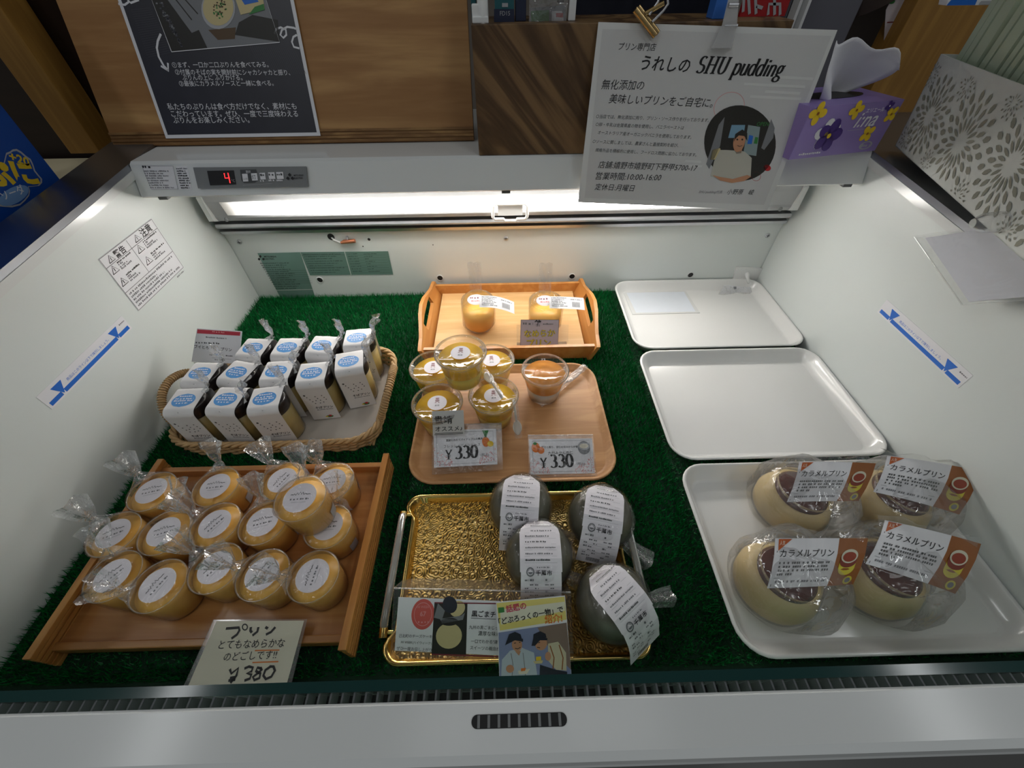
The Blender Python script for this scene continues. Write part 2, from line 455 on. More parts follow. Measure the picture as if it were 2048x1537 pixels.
# ================================================================== refrigerated display case
CZ = lambda y: 0.2966 + 0.0993 * y          # height of the side rims
case = thing('refrigerated_display_case', 'white open-top refrigerated display case holding the desserts, with a red 4 degree readout', 'display case', (0, -0.33, -0.85))
OC = (0, -0.33, -0.85)
b = MB()
b.box((-0.53, -0.70, -0.83), (0.53, 0.24, -0.06), K['case'])
b.build('cabinet_body', case, OC, 0.006)
b = MB()                                           # deck under the grass
b.box((-0.5, -0.636, -0.03), (0.5, 0.0, -0.001), K['case_in'])
b.build('deck', case, OC)
for sx in (-1, 1):
    b = MB()
    ys = [0.14, 0.0, -0.2, -0.4, -0.66]
    prof = [(y, CZ(y) - 0.006) for y in ys] + [(-0.66, -0.06), (0.14, -0.06)]
    x0, x1 = sx * 0.5, (0.655 if sx > 0 else -0.558)
    b.loft([[(x0, y, z) for y, z in prof], [(x1, y, z) for y, z in prof]], K['case_in'], False)
    sp = b.build('side_panel', case, OC)
    b = MB()                                       # inner white lip below the steel rim
    q = [(y, CZ(y) - 0.016) for y in (-0.1, -0.64)]; q2 = [(y, CZ(y) - 0.0065) for y in (-0.64, -0.1)]
    b.loft([[(x0 - sx * 0.0025, y, z) for y, z in q + q2], [(x0, y, z) for y, z in q + q2]], K['case'], False)
    b.build('lip', sp, None)
    sp.children[0].location = (0, 0.33, 0.85)
    b = MB()                                       # polished rim
    pr_ = [(sx * 0.4985, -0.006), (sx * 0.5, 0.0), (sx * (0.565 if sx < 0 else 0.66), 0.0), (sx * (0.565 if sx < 0 else 0.66), -0.012), (sx * 0.4985, -0.012)]
    b.loft([[(x, y, CZ(y) + dz) for x, dz in pr_] for y in (0.14, -0.66)], K['steel'], False)
    b.build('steel_rim', case, OC)

# back panel with holes, screws, sensor, rating label
b = MB()
b.box((-0.5, 0.0, -0.03), (0.5, 0.02, 0.1415), K['case_in'])
b.box((-0.497, -0.0012, 0.0), (0.497, 0.0, 0.1405), K['case_in'])
back = b.build('back_panel', case, OC)
def on_back(px, py): return PY(px, py, -0.0012)
TB = Matrix.Rotation(pi / 2, 4, 'X')               # local z -> -y
def backdisc(px, py, r, m, ring=None, dep=0.001):
    p = on_back(px, py); bb = MB(); T = Matrix.Translation(p) @ TB
    if ring: bb.lathe([(r, 0.0), (r * 1.28, 0.0), (r * 1.28, 0.0012), (r * 1.1, 0.0016), (r, 0.001)], ring, 24, T)
    bb.lathe([(r, 0.0002), (0.0001, 0.0002)], m, 24, T)
    return bb
for px, py in ((640, 560), (880, 556), (1144, 553), (1381, 550)):
    o = backdisc(px, py, 0.0052, K['dark'], K['case']).build('drain_hole', case, OC)
for px, py, r in ((662, 474, 0.0062), (738, 479, 0.0026), (726, 493, 0.0012), (866, 490, 0.0010)):
    backdisc(px, py, r, K['dark']).build('bolt_hole', case, OC)
for px, py in ((479, 484), (1012, 477), (1535, 471)):
    p = on_back(px, py); bb = MB(); T = Matrix.Translation(p) @ TB
    bb.lathe([(0.0042, 0.0), (0.0040, 0.0012), (0.0024, 0.0020), (0.0001, 0.0022)], K['alu'], 16, T)
    bb.box((-0.0026, -0.0005, 0.0021), (0.0026, 0.0005, 0.0024), K['greyd'], T)
    bb.box((-0.0005, -0.0026, 0.0021), (0.0005, 0.0026, 0.0024), K['greyd'], T)
    bb.build('screw', case, OC)
K['copper'] = mat('copper', (205, 130, 96), 0.35, metal=0.8)
p0, p1, p2 = PY(668, 480, -0.004), PY(682, 486, -0.008), PY(710, 482, -0.008)
b = MB()
b.tube([PY(663, 475, 0.0), p0, p1], 0.0015, K['white'])
b.tube([p1, PY(688, 484, -0.008), p2], [0.0022, 0.0036, 0.0036], K['copper'], 10)
b.tube([PY(694, 473, -0.001), PY(696, 483, -0.009)], 0.002, K['alu'])
b.build('sensor_bulb', case, OC)

K['rate'] = mat('green_foil', (118, 150, 142), 0.35, metal=0.35, var=0.1, vscale=14)
K['rink'] = ink('green_black_ink', (62, 84, 78))
s = Sheet((0, -0.0022, 0), (1, 0, 0), (0, 0, 1), pix=True)
s.slab([(515, 507), (600, 505), (634, 606), (566, 606)], K['rate'], 0.0006)
s.slab([(601, 505), (688, 504), (701, 550), (620, 551)], K['rate'], 0.0006)
s.slab([(690, 504), (776, 503), (786, 549), (703, 550)], K['rate'], 0.0006)
s.line([(551, 581), (626, 579)], 0.0010, K['case'], 2)
for i, r in enumerate((0, 1, 2)):                   # three-diamond mark
    cx, cy = ((520.5, 513), (518, 518.5), (526.5, 518.5))[i]
    s.poly([(cx, cy - 3), (cx + 3, cy), (cx + 0.8, cy + 3), (cx - 2.6, cy)], K['black'], 2)
s.text('MITSUBISHI', (529, 515), (553, 515), K['black'], 2, 0.02)
s.text('ELECTRIC', (529, 519.5), (549, 519.5), K['black'], 2, 0.02)
for i in range(13):
    y = 528 + i * 4.2; x = 520 + i * 2.55
    s.greek((x + 1, y), (x + 58 - (i * 7 % 17), y - 1), 0.0022, K['rink'], 2, i)
    if 3 <= i <= 9: s.line([(x + 4, y + 1.7), (x + 86 - i * 0.5, y + 0.2)], 0.0004, K['rink'], 2)
for i in range(9):
    y = 510 + i * 4.6; x = 604 + i * 2.1
    s.greek((x + 3, y), (x + 78 - (i * 11 % 30), y - 1), 0.0020, K['rink'], 2, 40 + i)
s.line([(603, 511), (690, 509.5)], 0.0005, K['rink'], 2)
s.line([(613, 535), (696, 534)], 0.0005, K['rink'], 2)
for i in range(8):
    y = 509 + i * 5; x = 693 + i * 1.5
    s.greek((x + 2, y), (x + 22, y - .5), 0.0018, K['rink'], 2, 70 + i)
    s.line([(x + 2, y + 2), (x + 78, y + 1)], 0.0003, K['rink'], 2)
    s.greek((x + 34, y), (x + 60 - (i * 9 % 20), y - .5), 0.0018, K['rink'], 2, 90 + i)
s.build('rating_plate', case, OC)

# rails, lamp and its white reflector under the control fascia
XE = 0.478
def bar(name, x0, x1, prof, m, bev=0.0):
    bb = MB(); bb.loft([[(x, y, z) for y, z in prof] for x in (x0, x1)], m, False)
    return bb.build(name, case, OC, bev)
bar('night_cover_rail', -0.498, 0.498, [(-0.008, 0.1415), (-0.010, 0.1475), (0.0, 0.150), (0.004, 0.150), (0.004, 0.1415)], K['alu'])
bar('night_cover_rail', -0.492, 0.492, [(-0.018, 0.1565), (-0.022, 0.1610), (-0.020, 0.1650), (0.004, 0.1680), (0.004, 0.1565)], K['alu'])
bar('rail_recess', -0.497, 0.497, [(-0.002, 0.149), (-0.002, 0.185), (0.006, 0.185), (0.006, 0.149)], K['dark'])
lh = bar('lamp_housing', -XE, XE, [(-0.026, 0.1735), (-0.029, 0.180), (-0.029, 0.184), (-0.034, 0.208), (-0.034, 0.232), (0.0, 0.232), (0.0, 0.1735)], mat('lamp_reflector', (168, 170, 172), 0.35, var=0.02))
K['led_strip'] = glow('lamp_diffuser', (255, 250, 243), 30)
_nt = K['led_strip'].node_tree; _N, _L = _nt.nodes, _nt.links          # the lamp fades towards both its ends
_tc = _N.new('ShaderNodeNewGeometry'); _sx = _N.new('ShaderNodeSeparateXYZ'); _L.new(_tc.outputs['Position'], _sx.inputs[0])
_m1 = _N.new('ShaderNodeMapRange'); _m1.interpolation_type = 'SMOOTHSTEP'; _m2 = _N.new('ShaderNodeMapRange'); _m2.interpolation_type = 'SMOOTHSTEP'
for _m, _v in ((_m1, (-0.455, -0.30, 0.004, 1.0)), (_m2, (0.28, 0.43, 1.0, 0.004))):
    for _i in range(4): _m.inputs[1 + _i].default_value = _v[_i]
    _L.new(_sx.outputs[0], _m.inputs[0])
_mm = _N.new('ShaderNodeMath'); _mm.operation = 'MULTIPLY'; _L.new(_m1.outputs[0], _mm.inputs[0]); _L.new(_m2.outputs[0], _mm.inputs[1])
_m3 = _N.new('ShaderNodeMath'); _m3.operation = 'MULTIPLY'; _m3.inputs[1].default_value = 30.0; _L.new(_mm.outputs[0], _m3.inputs[0])
_L.new(_m3.outputs[0], _N['Principled BSDF'].inputs['Emission Strength'])
bar('lamp_diffuser', -0.455, 0.43, [(-0.0302, 0.1850), (-0.0305, 0.1846), (-0.0350, 0.2070), (-0.0345, 0.2072)], K['led_strip'])
for sx in (-1, 1):
    bb = MB(); bb.loft([[(sx * x, y, z) for y, z in [(-0.037, 0.178), (-0.037, 0.215), (-0.03, 0.222), (0.0, 0.222), (0.0, 0.172), (-0.024, 0.172)]] for x in (XE, XE + 0.008)], K['case'], False)
    bb.build('lamp_end_cap', case, OC)
    p = V((sx * (XE - 0.02), -0.0345, 0.1795)); bb = MB()
    bb.lathe([(0.0036, 0.0), (0.0034, 0.001), (0.0020, 0.0018), (0.0001, 0.0019)], K['greyp'], 14, Matrix.Translation(p) @ TB)
    bb.build('screw', case, OC)
K['tube'] = glow('lamp_tube', (255, 250, 244), 13)
bb = MB(); bb.tube([(-0.36, -0.072, 0.2535), (0.25, -0.072, 0.2535)], 0.0065, K['tube'], 12)
bb.build('light_tube', case, OC)

# control fascia
prof = [(-0.112, 0.2465), (-0.1175, 0.2500), (-0.1030, 0.2860), (-0.098, 0.2885), (0.14, 0.2885), (0.14, 0.262), (-0.100, 0.262), (-0.104, 0.2475)]
fas = bar('control_fascia', -0.4985, 0.4985, prof, K['case'])
bar('fascia_underside', -0.4985, 0.4985, [(-0.100, 0.2605), (-0.02, 0.2605), (-0.02, 0.2615), (-0.100, 0.2615)], K['case'])
bar('shelf_back', -0.56, 0.56, [(0.02, 0.2890), (0.14, 0.2890), (0.14, 0.262), (0.02, 0.262)], K['case'])
fn = V((0, -0.036, -0.0145)); fn = V((0, -(0.2860 - 0.2500), (0.1175 - 0.1030) * 1.0)).normalized()
fu = V((0, 0.0145, 0.036)).normalized()
s = Sheet(V((0, -0.1175, 0.2500)) + fn * 0.0004, (1, 0, 0), fu, pix=True)
s.slab([(284, 331), (346, 331), (356, 379), (302, 380)], K['paper'], 0.0003)
s.line([(284, 332), (346, 332), (356, 378.5), (303, 379), (284, 332)], 0.0004, K['grey'], 2)
s.greek((286, 336.5), (305, 336.5), 0.0032, K['black'], 2, 1)
for i in range(8):
    y = 344 + i * 4.7; x = 288 + i * 1.9
    s.greek((x, y), (x + 50 - (i * 13 % 22), y), 0.0019, K['grey'], 2, 10 + i)
s.slab([(352, 333), (375, 333), (384, 379), (358, 379)], K['paper'], 0.0003)
for i in range(9):
    y = 339 + i * 4.8; x = 353 + i * 1.2
    s.greek((x, y), (x + 22 - (i * 5 % 6), y), 0.0020, K['black' if i else 'grey'], 2, 30 + i)
s.build('instruction_label', fas, None).location = (0, 0.33, 0.85)
b = Sheet(V((0, -0.1175, 0.2500)) + fn * 0.0030, (1, 0, 0), fu, pix=True)
cs = [b.c(p) for p in ((386, 335), (612, 333), (616, 374), (396, 377))]
b.mb.loft([[b.at(u, v, -0.003) for u, v in cs], [b.at(u, v, 0) for u, v in cs]], K['greyp'], False)
bz = b.build('control_bezel', fas, None, ); bz.location = (0, 0.33, 0.85)
bz.modifiers.new('bevel', 'BEVEL').width = 0.0012
K['led'] = glow('red_digit', (255, 40, 44), 3.0)
s = Sheet(V((0, -0.1175, 0.2500)) + fn * 0.0036, (1, 0, 0), fu, pix=True)
s.slab([(414, 342), (467, 341), (472, 369), (420, 371)], K['dark'], 0.0005)
s.line([(448.5, 346.5), (450.3, 356.5), (459.5, 356)], 0.0011, K['led'], 2)
s.line([(456, 346), (460.5, 366.5)], 0.0011, K['led'], 2)
s.text('°C', (464, 364.5), (470.5, 364.2), K['lgrey'], 2)
s.poly([(480, 340), (512, 339), (516, 360), (510, 365), (488, 366), (483, 361)], K['greyd'], 1)
s.text('選択', (492, 346), (502, 346), K['paper'], 2)
for i, (x0, y0, x1, y1) in enumerate(((484, 348, 495, 363), (502, 347, 514, 361), (519, 346, 530, 359), (536, 345, 549, 358), (552, 344.5, 566, 358))):
    s.poly([(x0, y0), (x1, y0 - .5), (x1 + 2, y1), (x0 + 2.5, y1 + .5)], K['paper'], 2)
    if i > 1: s.greek((x0 + 2, (y0 + y1) / 2), (x1, (y0 + y1) / 2), 0.0028, K['greyd'], 3, i)
    if i > 1: s.greek((x0 + 2, y1 + 5), (x1, y1 + 4.6), 0.0022, K['paper'], 3, i + 9)
s.text('入/切', (487, 360), (496, 359.7), K['greyd'], 3)
s.text('灯', (505, 358), (513, 357.7), K['greyd'], 3)
s.line([(486, 371), (545, 367)], 0.0003, K['lgrey'], 2)
for cx, cy in ((579, 350), (575.5, 357), (584.5, 356.8)):
    s.poly([(cx, cy - 4), (cx + 4, cy), (cx + 1, cy + 3.4), (cx - 3.4, cy)], K['black'], 2)
s.text('MITSUBISHI', (588, 352.5), (607, 352), K['black'], 2, 0.02)
s.text('ELECTRIC', (589, 358), (606, 357.6), K['black'], 2, 0.02)
s.build('display', fas, None).location = (0, 0.33, 0.85)
for px in (318, 1012, 1690):
    bb = MB(); p = PY(px, 384 if px < 1500 else 380, -0.1145)
    bb.box((p.x - 0.006, -0.115, 0.2445), (p.x + 0.006, -0.105, 0.248), K['greyd'])
    bb.build('fascia_catch', case, OC)

# white handle of the night cover
b = MB()
hp = [PY(x, y, -0.040) for x, y in ((992, 409), (1050, 408), (1055, 413), (1054, 434), (1050, 438), (1034, 438), (1032, 442), (1010, 442), (1007, 438), (990, 439), (986, 435), (986, 413))]
b.tube(hp, 0.0026, K['white'], 8, closed=True)
q = [PY(x, y, -0.040) for x, y in ((995, 412), (1046, 411), (1045, 432), (996, 433))]
b.loft([[tuple(p + V((0, 0.004, 0))) for p in q], [tuple(p + V((0, 0.002, 0))) for p in q]], K['white'], False)
b.build('night_cover_handle', case, OC)

# stickers on the side walls
s = Sheet((-0.4996, 0, 0), (0, 1, 0), (0, 0, 1), pix=True)
wl = [(196, 519), (303, 437), (368, 535), (277, 623)]
s.slab(wl, K['paper'], 0.0002)
def wq(a, bb):                                      # share across, share down -> pixel on the sticker
    t = [(wl[0][i] + (wl[1][i] - wl[0][i]) * a) for i in (0, 1)]; u = [(wl[3][i] + (wl[2][i] - wl[3][i]) * a) for i in (0, 1)]
    return (t[0] + (u[0] - t[0]) * bb, t[1] + (u[1] - t[1]) * bb)
def wline(a, bb, wd=0.0007): s.line([wq(*a), wq(*bb)], wd, K['grey'], 2)
for a, bb in (((.01, .01), (.99, .01)), ((.99, .01), (.99, .99)), ((.99, .99), (.01, .99)), ((.01, .99), (.01, .01)), ((.01, .19), (.99, .19)), ((.01, .66), (.99, .66)), ((.5, .03), (.5, .66))): wline(a, bb)
for x, t in ((.10, '警告'), (.60, '注意')):
    s.text(t, wq(x + .13, .165), wq(x + .32, .165), K['black'], 2, 0.02)
    s.line([wq(x, .16), wq(x + .055, .05), wq(x + .11, .16), wq(x, .16)], 0.0009, K['black'], 2)
    s.line([wq(x + .055, .085), wq(x + .055, .145)], 0.0009, K['black'], 2)
for x, y in ((.04, .33), (.04, .56), (.54, .33), (.54, .56)):
    s.line([wq(x, y), wq(x + .06, y - .12), wq(x + .12, y), wq(x, y)], 0.0009, K['black'], 2)
    s.line([wq(x + .06, y - .08), wq(x + .06, y - .02)], 0.0011, K['black'], 2)
    for k in range(4):
        yy = y - .09 + k * .038
        s.greek(wq(x + .15, yy), wq(x + (.41 - (k * 7 % 4) * .06), yy), 0.0024, K['black' if k == 0 else 'grey'], 2, int(x * 90 + y * 50 + k))
for k in range(5):
    s.greek(wq(.05, .73 + k * .055), wq(.94 - (k * 3 % 4) * .12, .73 + k * .055), 0.0028, K['grey'], 2, 200 + k)
s.greek(wq(.82, 1.05), wq(.97, 1.05), 0.0022, K['grey'], 2, 9)
s.build('warning_sticker', case, OC)
for sx in (-1, 1):
    s = Sheet((sx * 0.4996, 0, 0), (0, 1, 0) if sx < 0 else (0, -1, 0), (0, 0, 1))
    u0, u1 = (-0.402, -0.262) if sx < 0 else (0.262, 0.402)
    zb = 0.1415
    s.slab([(u0, zb - 0.004), (u1, zb - 0.004), (u1, zb + 0.016), (u0, zb + 0.016)], K['paper'], 0.0002)
    sg = [(u0 + .003, u0 + .020), (u0 + .024, u1 - .026), (u1 - .022, u1 - .003)]
    for a, bb in sg: s.poly([(a, zb - .002), (bb, zb - .002), (bb, zb + .0028), (a, zb + .0028)], K['blue'], 1)
    for a in (u0 + .022, u1 - .024):
        s.poly([(a, zb - .0012), (a + .0075, zb + .012), (a - .0075, zb + .012)], K['blue'], 2)
    s.text('商品はこのライン以下で陳列しましょう。', (u0 + .034, zb + .0055), (u1 - .036, zb + .0055), K['blue'], 1)
    s.greek((u1 - .012, zb + .009), (u1 - .002, zb + .009), 0.002, K['grey'], 1)
    s.build('load_line_sticker', case, OC)

# front: glass pane, air grille, white ledge with slot
K['glassf'] = film('pane_glass', tint=(226, 240, 234), gloss=0.9, base=0.04, rough=0.02, bump=0)
K['glasse'] = mat('green_glass_edge', (22, 58, 56), 0.12, spec=0.6, var=0.1, vscale=4)
GZ = 0.150
b = MB(); b.box((-0.4995, -0.6585, 0.0), (0.4995, -0.6525, GZ - 0.0008), K['glassf'])
b.box((-0.4995, -0.6585, GZ - 0.0008), (0.4995, -0.6525, GZ), K['glasse'])
b.build('front_glass', case, OC)
b = MB(); b.box((-0.4995, -0.6640, GZ - 0.030), (0.4995, -0.6588, GZ - 0.016), K['dark'])
K['slat'] = mat('grille_slat', (88, 92, 94), 0.5)
for i in range(132):
    x = -0.495 + i * 0.0075
    b.box((x - 0.0006, -0.6640, GZ - 0.016), (x + 0.0006, -0.6586, GZ - 0.003), K['slat'])
b.build('air_grille', case, OC)
b = MB()
lp = [(-0.6642, GZ - 0.03), (-0.6642, GZ - 0.001), (-0.6660, GZ), (-0.6900, GZ - 0.001), (-0.6945, GZ - 0.004), (-0.6960, GZ - 0.012), (-0.6960, -0.06), (-0.6642, -0.06)]
b.loft([[(x, y, z) for y, z in lp] for x in (-0.565, 0.565)], K['case'], False)
led = b.build('front_ledge', case, OC)
b = MB()
o0 = PZ(943, 1443, GZ + 0.0003); o1 = PZ(1134, 1441, GZ + 0.0003); hw_ = 0.0034
cx = (o0.x + o1.x) / 2; cy = (o0.y + o1.y) / 2; L2 = (o1.x - o0.x) / 2
b.prism(rrect(cx - L2, cy - hw_, cx + L2, cy + hw_, hw_ * 0.98), GZ - 0.002, GZ + 0.0003, K['dark'])
for i in range(9):
    x = cx - L2 * 0.85 + i * L2 * 1.7 / 8
    b.box((x - 0.0008, cy - hw_ * 0.9, GZ), (x + 0.0008, cy + hw_ * 0.9, GZ + 0.0005), K['greyp'])
b.build('vent_slot', case, OC)

# ================================================================== artificial grass
K['turf'] = mat('turf_backing', (4, 46, 24), 0.9)
m, nt, bs = base_mat('turf_blade')
N, L = nt.nodes, nt.links
oi = N.new('ShaderNodeTexCoord'); nz = N.new('ShaderNodeTexNoise'); nz.inputs['Scale'].default_value = 260
L.new(oi.outputs['Object'], nz.inputs['Vector'])
rp = N.new('ShaderNodeValToRGB'); rp.color_ramp.elements[0].position = 0.3; rp.color_ramp.elements[1].position = 0.72
rp.color_ramp.elements[0].color = lin((0, 66, 28)); rp.color_ramp.elements[1].color = lin((2, 146, 66))
L.new(nz.outputs['Fac'], rp.inputs[0]); L.new(rp.outputs[0], bs.inputs['Base Color'])
bs.inputs['Roughness'].default_value = 0.42
K['blade'] = m
gm = thing('artificial_grass_mat', 'dark green artificial grass mat lining the floor of the display case', 'grass mat', (0, -0.316, 0))
MB().box((-0.4985, -0.634, -0.0005), (0.4985, -0.001, 0.0035), K['turf']).build('backing', gm, (0, -0.316, 0))
rng = np.random.default_rng(5)
nb = 170000
bx = rng.uniform(-0.4975, 0.4975, nb); by = rng.uniform(-0.631, -0.0025, nb)
# tufts: pull blades towards a woven grid
gx = np.round(bx / 0.0052) * 0.0052; gy = np.round(by / 0.0046) * 0.0046
bx = gx + (bx - gx) * 0.55 + rng.normal(0, .0004, nb); by = gy + (by - gy) * 0.55 + rng.normal(0, .0004, nb)
hh = rng.uniform(0.0075, 0.0125, nb); an = rng.uniform(0, 2 * pi, nb); ln = rng.uniform(0.001, 0.0062, nb)
wd = rng.uniform(0.0005, 0.0009, nb)
FOOT = [(-.140, .142, -.203, -.012), (-.134, .138, -.441, -.229), (-.127, .130, -.627, -.453), (.209, .5, -.632, -.003), (-.455, -.183, -.380, -.202), (-.445, -.152, -.618, -.407)]
press = np.zeros(nb, bool)
for a_, b_, c_, d_ in FOOT: press |= (bx > a_) & (bx < b_) & (by > c_) & (by < d_)
hh = np.where(press, rng.uniform(.002, .005, nb), hh)
tx, ty = np.clip(bx + np.cos(an) * ln, -.499, .499), np.clip(by + np.sin(an) * ln, -.633, -.002)
pw = rng.uniform(0, 2 * pi, nb); dx, dy = np.cos(pw) * wd, np.sin(pw) * wd
z0 = np.full(nb, 0.003)
co = np.stack([np.stack([bx - dx, by - dy + .316, z0], 1), np.stack([bx + dx, by + dy + .316, z0], 1), np.stack([tx, ty + .316, z0 + hh], 1)], 1).reshape(-1, 3)
me = bpy.data.meshes.new('pile'); me.vertices.add(nb * 3); me.vertices.foreach_set('co', co.ravel())
me.loops.add(nb * 3); me.loops.foreach_set('vertex_index', np.arange(nb * 3, dtype=np.int32))
me.polygons.add(nb); me.polygons.foreach_set('loop_start', np.arange(0, nb * 3, 3, dtype=np.int32))
me.update(calc_edges=True); me.materials.append(K['blade'])
pl = bpy.data.objects.new('pile', me); COL.objects.link(pl); pl.parent = gm; pl['kind'] = 'stuff'

# ================================================================== behind the case
def wbox(name, a, bb, m, label, cat, bev=0.0, group=None):
    c = ((a[0] + bb[0]) / 2, (a[1] + bb[1]) / 2, min(a[2], bb[2]))
    o = MB().box(a, bb, m).build(name, None, c, bev)
    return tag(o, label, cat, group)
LEAN = math.radians(20); BN = V((0, -math.cos(LEAN), math.sin(LEAN))); BU = V((0, math.sin(LEAN), math.cos(LEAN)))
K['pine'] = wood('pine_board', (200, 156, 100), (150, 104, 58), 1.6, (1.4, 9, 14), 0.5, 3, fine=0.3)
K['ply'] = wood('plywood_edge', (176, 136, 84), (120, 84, 48), 60, (0.2, 1, 1), 0.6)
bo = V((0, -0.040, 0.2905))
b = MB()
xl, xr = -0.556, -0.043
pts = []
for d0, d1, mm in ((0.0, -0.016, K['pine']),):
    A = [bo + V((x, 0, 0)) for x in (xl, xr)]
    f = [A[0], A[1], A[1] + BU * 0.40, A[0] + BU * 0.40]
    b.loft([[tuple(p - BN * 0.016) for p in f], [tuple(p) for p in f]], K['pine'], False)
pb = thing('pine_board', 'tall pale pine board leaning behind the black poster above the case', 'board', tuple(bo))
b.build('panel', pb, tuple(bo))
b = MB()
for k in range(4):
    z0 = 0.0008 + 0.0042 * k
    A = [bo + BU * z0 + BN * 0.0002 + V((x, 0, 0)) for x in (xl, xr)]
    B = [p + BU * 0.0030 for p in A]
    dd = BN * (0.0018 if k % 2 else 0.0008)
    q = [A[0], A[1], B[1], B[0]]
    b.loft([[tuple(p) for p in q], [tuple(p + dd) for p in q]], K['ply'], False)
b.build('plywood_edge', pb, tuple(bo))

# black poster
s = Sheet(bo + BN * 0.0032, (1, 0, 0), BU, pix=True)
PT = {}
s.pix = False
u0, u1, v0 = s.U.dot(PP(332, 277, s.O, s.N) - s.O), s.U.dot(PP(642, 277, s.O, s.N) - s.O), s.Vv.dot(PP(332, 277, s.O, s.N) - s.O)
H = (u1 - u0) * 1.414
K['slate'] = mat('slate_print', (52, 52, 60), 0.38, var=0.18, vscale=40)
K['hatch'] = ink('hatching_print', (74, 74, 82))
K['pcream'] = ink('photo_cream', (206, 190, 140)); K['pbrown'] = ink('photo_brown', (88, 66, 40)); K['pgrey'] = ink('photo_grey', (126, 128, 132)); K['pdark'] = ink('photo_dark', (40, 38, 34))
s.slab([(u0, v0), (u1, v0), (u1, v0 + H), (u0, v0 + H)], K['paper'], 0.0012)
e = 0.0042
s.poly([(u0 + e, v0 + e), (u1 - e, v0 + e), (u1 - e, v0 + H - e), (u0 + e, v0 + H - e)], K['slate'], 1)
s.pix = True
for i in range(22):
    s.line([(262 + i * 1.6, 20 + i * 4.5), (300 + i * 2.2, 16 + i * 4.2)], 0.0004, K['hatch'], 2)
    s.line([(500 + i * 4.2, 92 + i * 0.3), (530 + i * 3.9, 150 - i * 0.1)], 0.0004, K['hatch'], 2)
ph = [(344, 104), (560, 85), (531, -6), (302, -6)]
s.poly(ph, K['pgrey'], 2)
s.poly([(344, 104), (366, 101), (384, 66), (330, -6), (302, -6)], K['pdark'], 3)
s.poly([(384, 66), (366, 101), (415, 96), (398, 60)], K['pdark'], 3)
rnd = random.Random(3)
for i in range(70):
    t = rnd.random(); q = rnd.random(); x = 312 + t * 52 + q * 14 * (1 - t); y = 5 + t * 88
    s.ell((x, y), (x + 2.2, y + 1), (x - .8, y + 1.6), K['hatch' if i % 3 else 'pgrey'], 4, 8)
for i in range(6): s.line([(330 + i * 9, -6), (372 + i * 6, 52 - i * 6)], 0.0014, K['pgrey' if i % 2 else 'pdark'], 4)
s.poly([(417, 60), (472, 55), (470, 78), (436, 80)], K['pbrown'], 3)
s.poly([(470, 70), (560, 84), (555, 40), (505, 30), (478, 45)], K['pdark'], 3)
s.ell((437, 18), (470, 26), (430, 58), K['lgrey'], 4); s.ell((437, 16), (467, 23), (431, 51), K['pcream'], 5)
for i in range(46):
    t = rnd.random() * 2 * pi; q = rnd.random() ** .5
    x, y = 440 + 13 * q * math.cos(t), 18 + 20 * q * math.sin(t)
    s.ell((x, y), (x + 1.8, y + .8), (x - .7, y + 1.5), K['pbrown' if i % 2 else 'green'], 6, 6)
s.poly([(482, 30), (530, 18), (526, -6), (470, -6)], K['pcream'], 5); s.poly([(490, 10), (518, 4), (512, -6), (480, -6)], K['blue'], 6); s.poly([(498, 30), (530, 20), (528, 8), (510, 14)], K['green'], 6)
s.line(ph + [ph[0]], 0.0008, K['paper'], 6)
s.line([(322, 68), (316, 82), (314, 96), (318, 114), (328, 132), (337, 141)], 0.0026, K['paper'], 3)
s.line([(322, 132), (337, 142), (336, 126)], 0.0024, K['paper'], 3)
s.line([(549, 68), (553, 58), (562, 55), (572, 60), (573, 70), (567, 76), (561, 70), (564, 60), (575, 54), (588, 56), (592, 58)], 0.0022, K['paper'], 3)
s.line([(594, 70), (587, 74), (584, 84), (588, 94), (599, 97)], 0.0022, K['paper'], 3)
s.line([(237, 8), (250, 10), (258, 4), (254, -2), (262, 6), (278, 0)], 0.0022, K['paper'], 3)
for t, a, bb in (('①まず、一口か二口ぷりんを食べてみる。', (346, 135), (538, 134)), ('②付属のそばの実を開封前にシャカシャカと振り、', (352, 149), (581, 150)),
                 ('ぷりんの上に ふりかける。', (366, 160), (486, 160)), ('③最後にカラメルソースと一緒に食べる。', (360, 172), (548, 171)),
                 ('私たちのぷりんは食べ方だけでなく、素材にも', (337, 219), (594, 218)), ('こだわっています。ぜひ、一度で三度味わえる', (344, 233), (597, 233)), ('ぷりんをお楽しみください。', (348, 246), (500, 245))):
    s.text(t, a, bb, K['paper'], 3, 0.004)
o = s.build('poster', None, tuple(PP(487, 277, s.O, s.N)))
tag(o, 'black chalkboard-style poster with white border taped to the pine board', 'poster')

# wooden post at left, dark board behind it
K['post'] = wood('post_wood', (176, 132, 62), (150, 108, 48), 4, (14, 14, 1.2), 0.5)
pp_ = PZ(197, 301, 0.275)
wbox('wooden_post', (pp_.x - 0.045, pp_.y, 0.271), (pp_.x, pp_.y + 0.045, 1.0), K['post'], 'square golden-brown wooden post rising behind the left rim of the case', 'post', 0.001)
wbox('dark_board', (-1.3, 0.045, -0.2), (-0.565, 0.06, 1.0), K['darkwood'], 'very dark brown board behind the wooden post at left', 'board')
K['creamb'] = mat('cream_board', (214, 202, 168), 0.6)
wbox('cream_shelf', (-1.1, -0.66, 0.20), (-0.578, 0.03, 0.255), K['creamb'], 'cream counter shelf outside the left rim under the blue box', 'shelf')

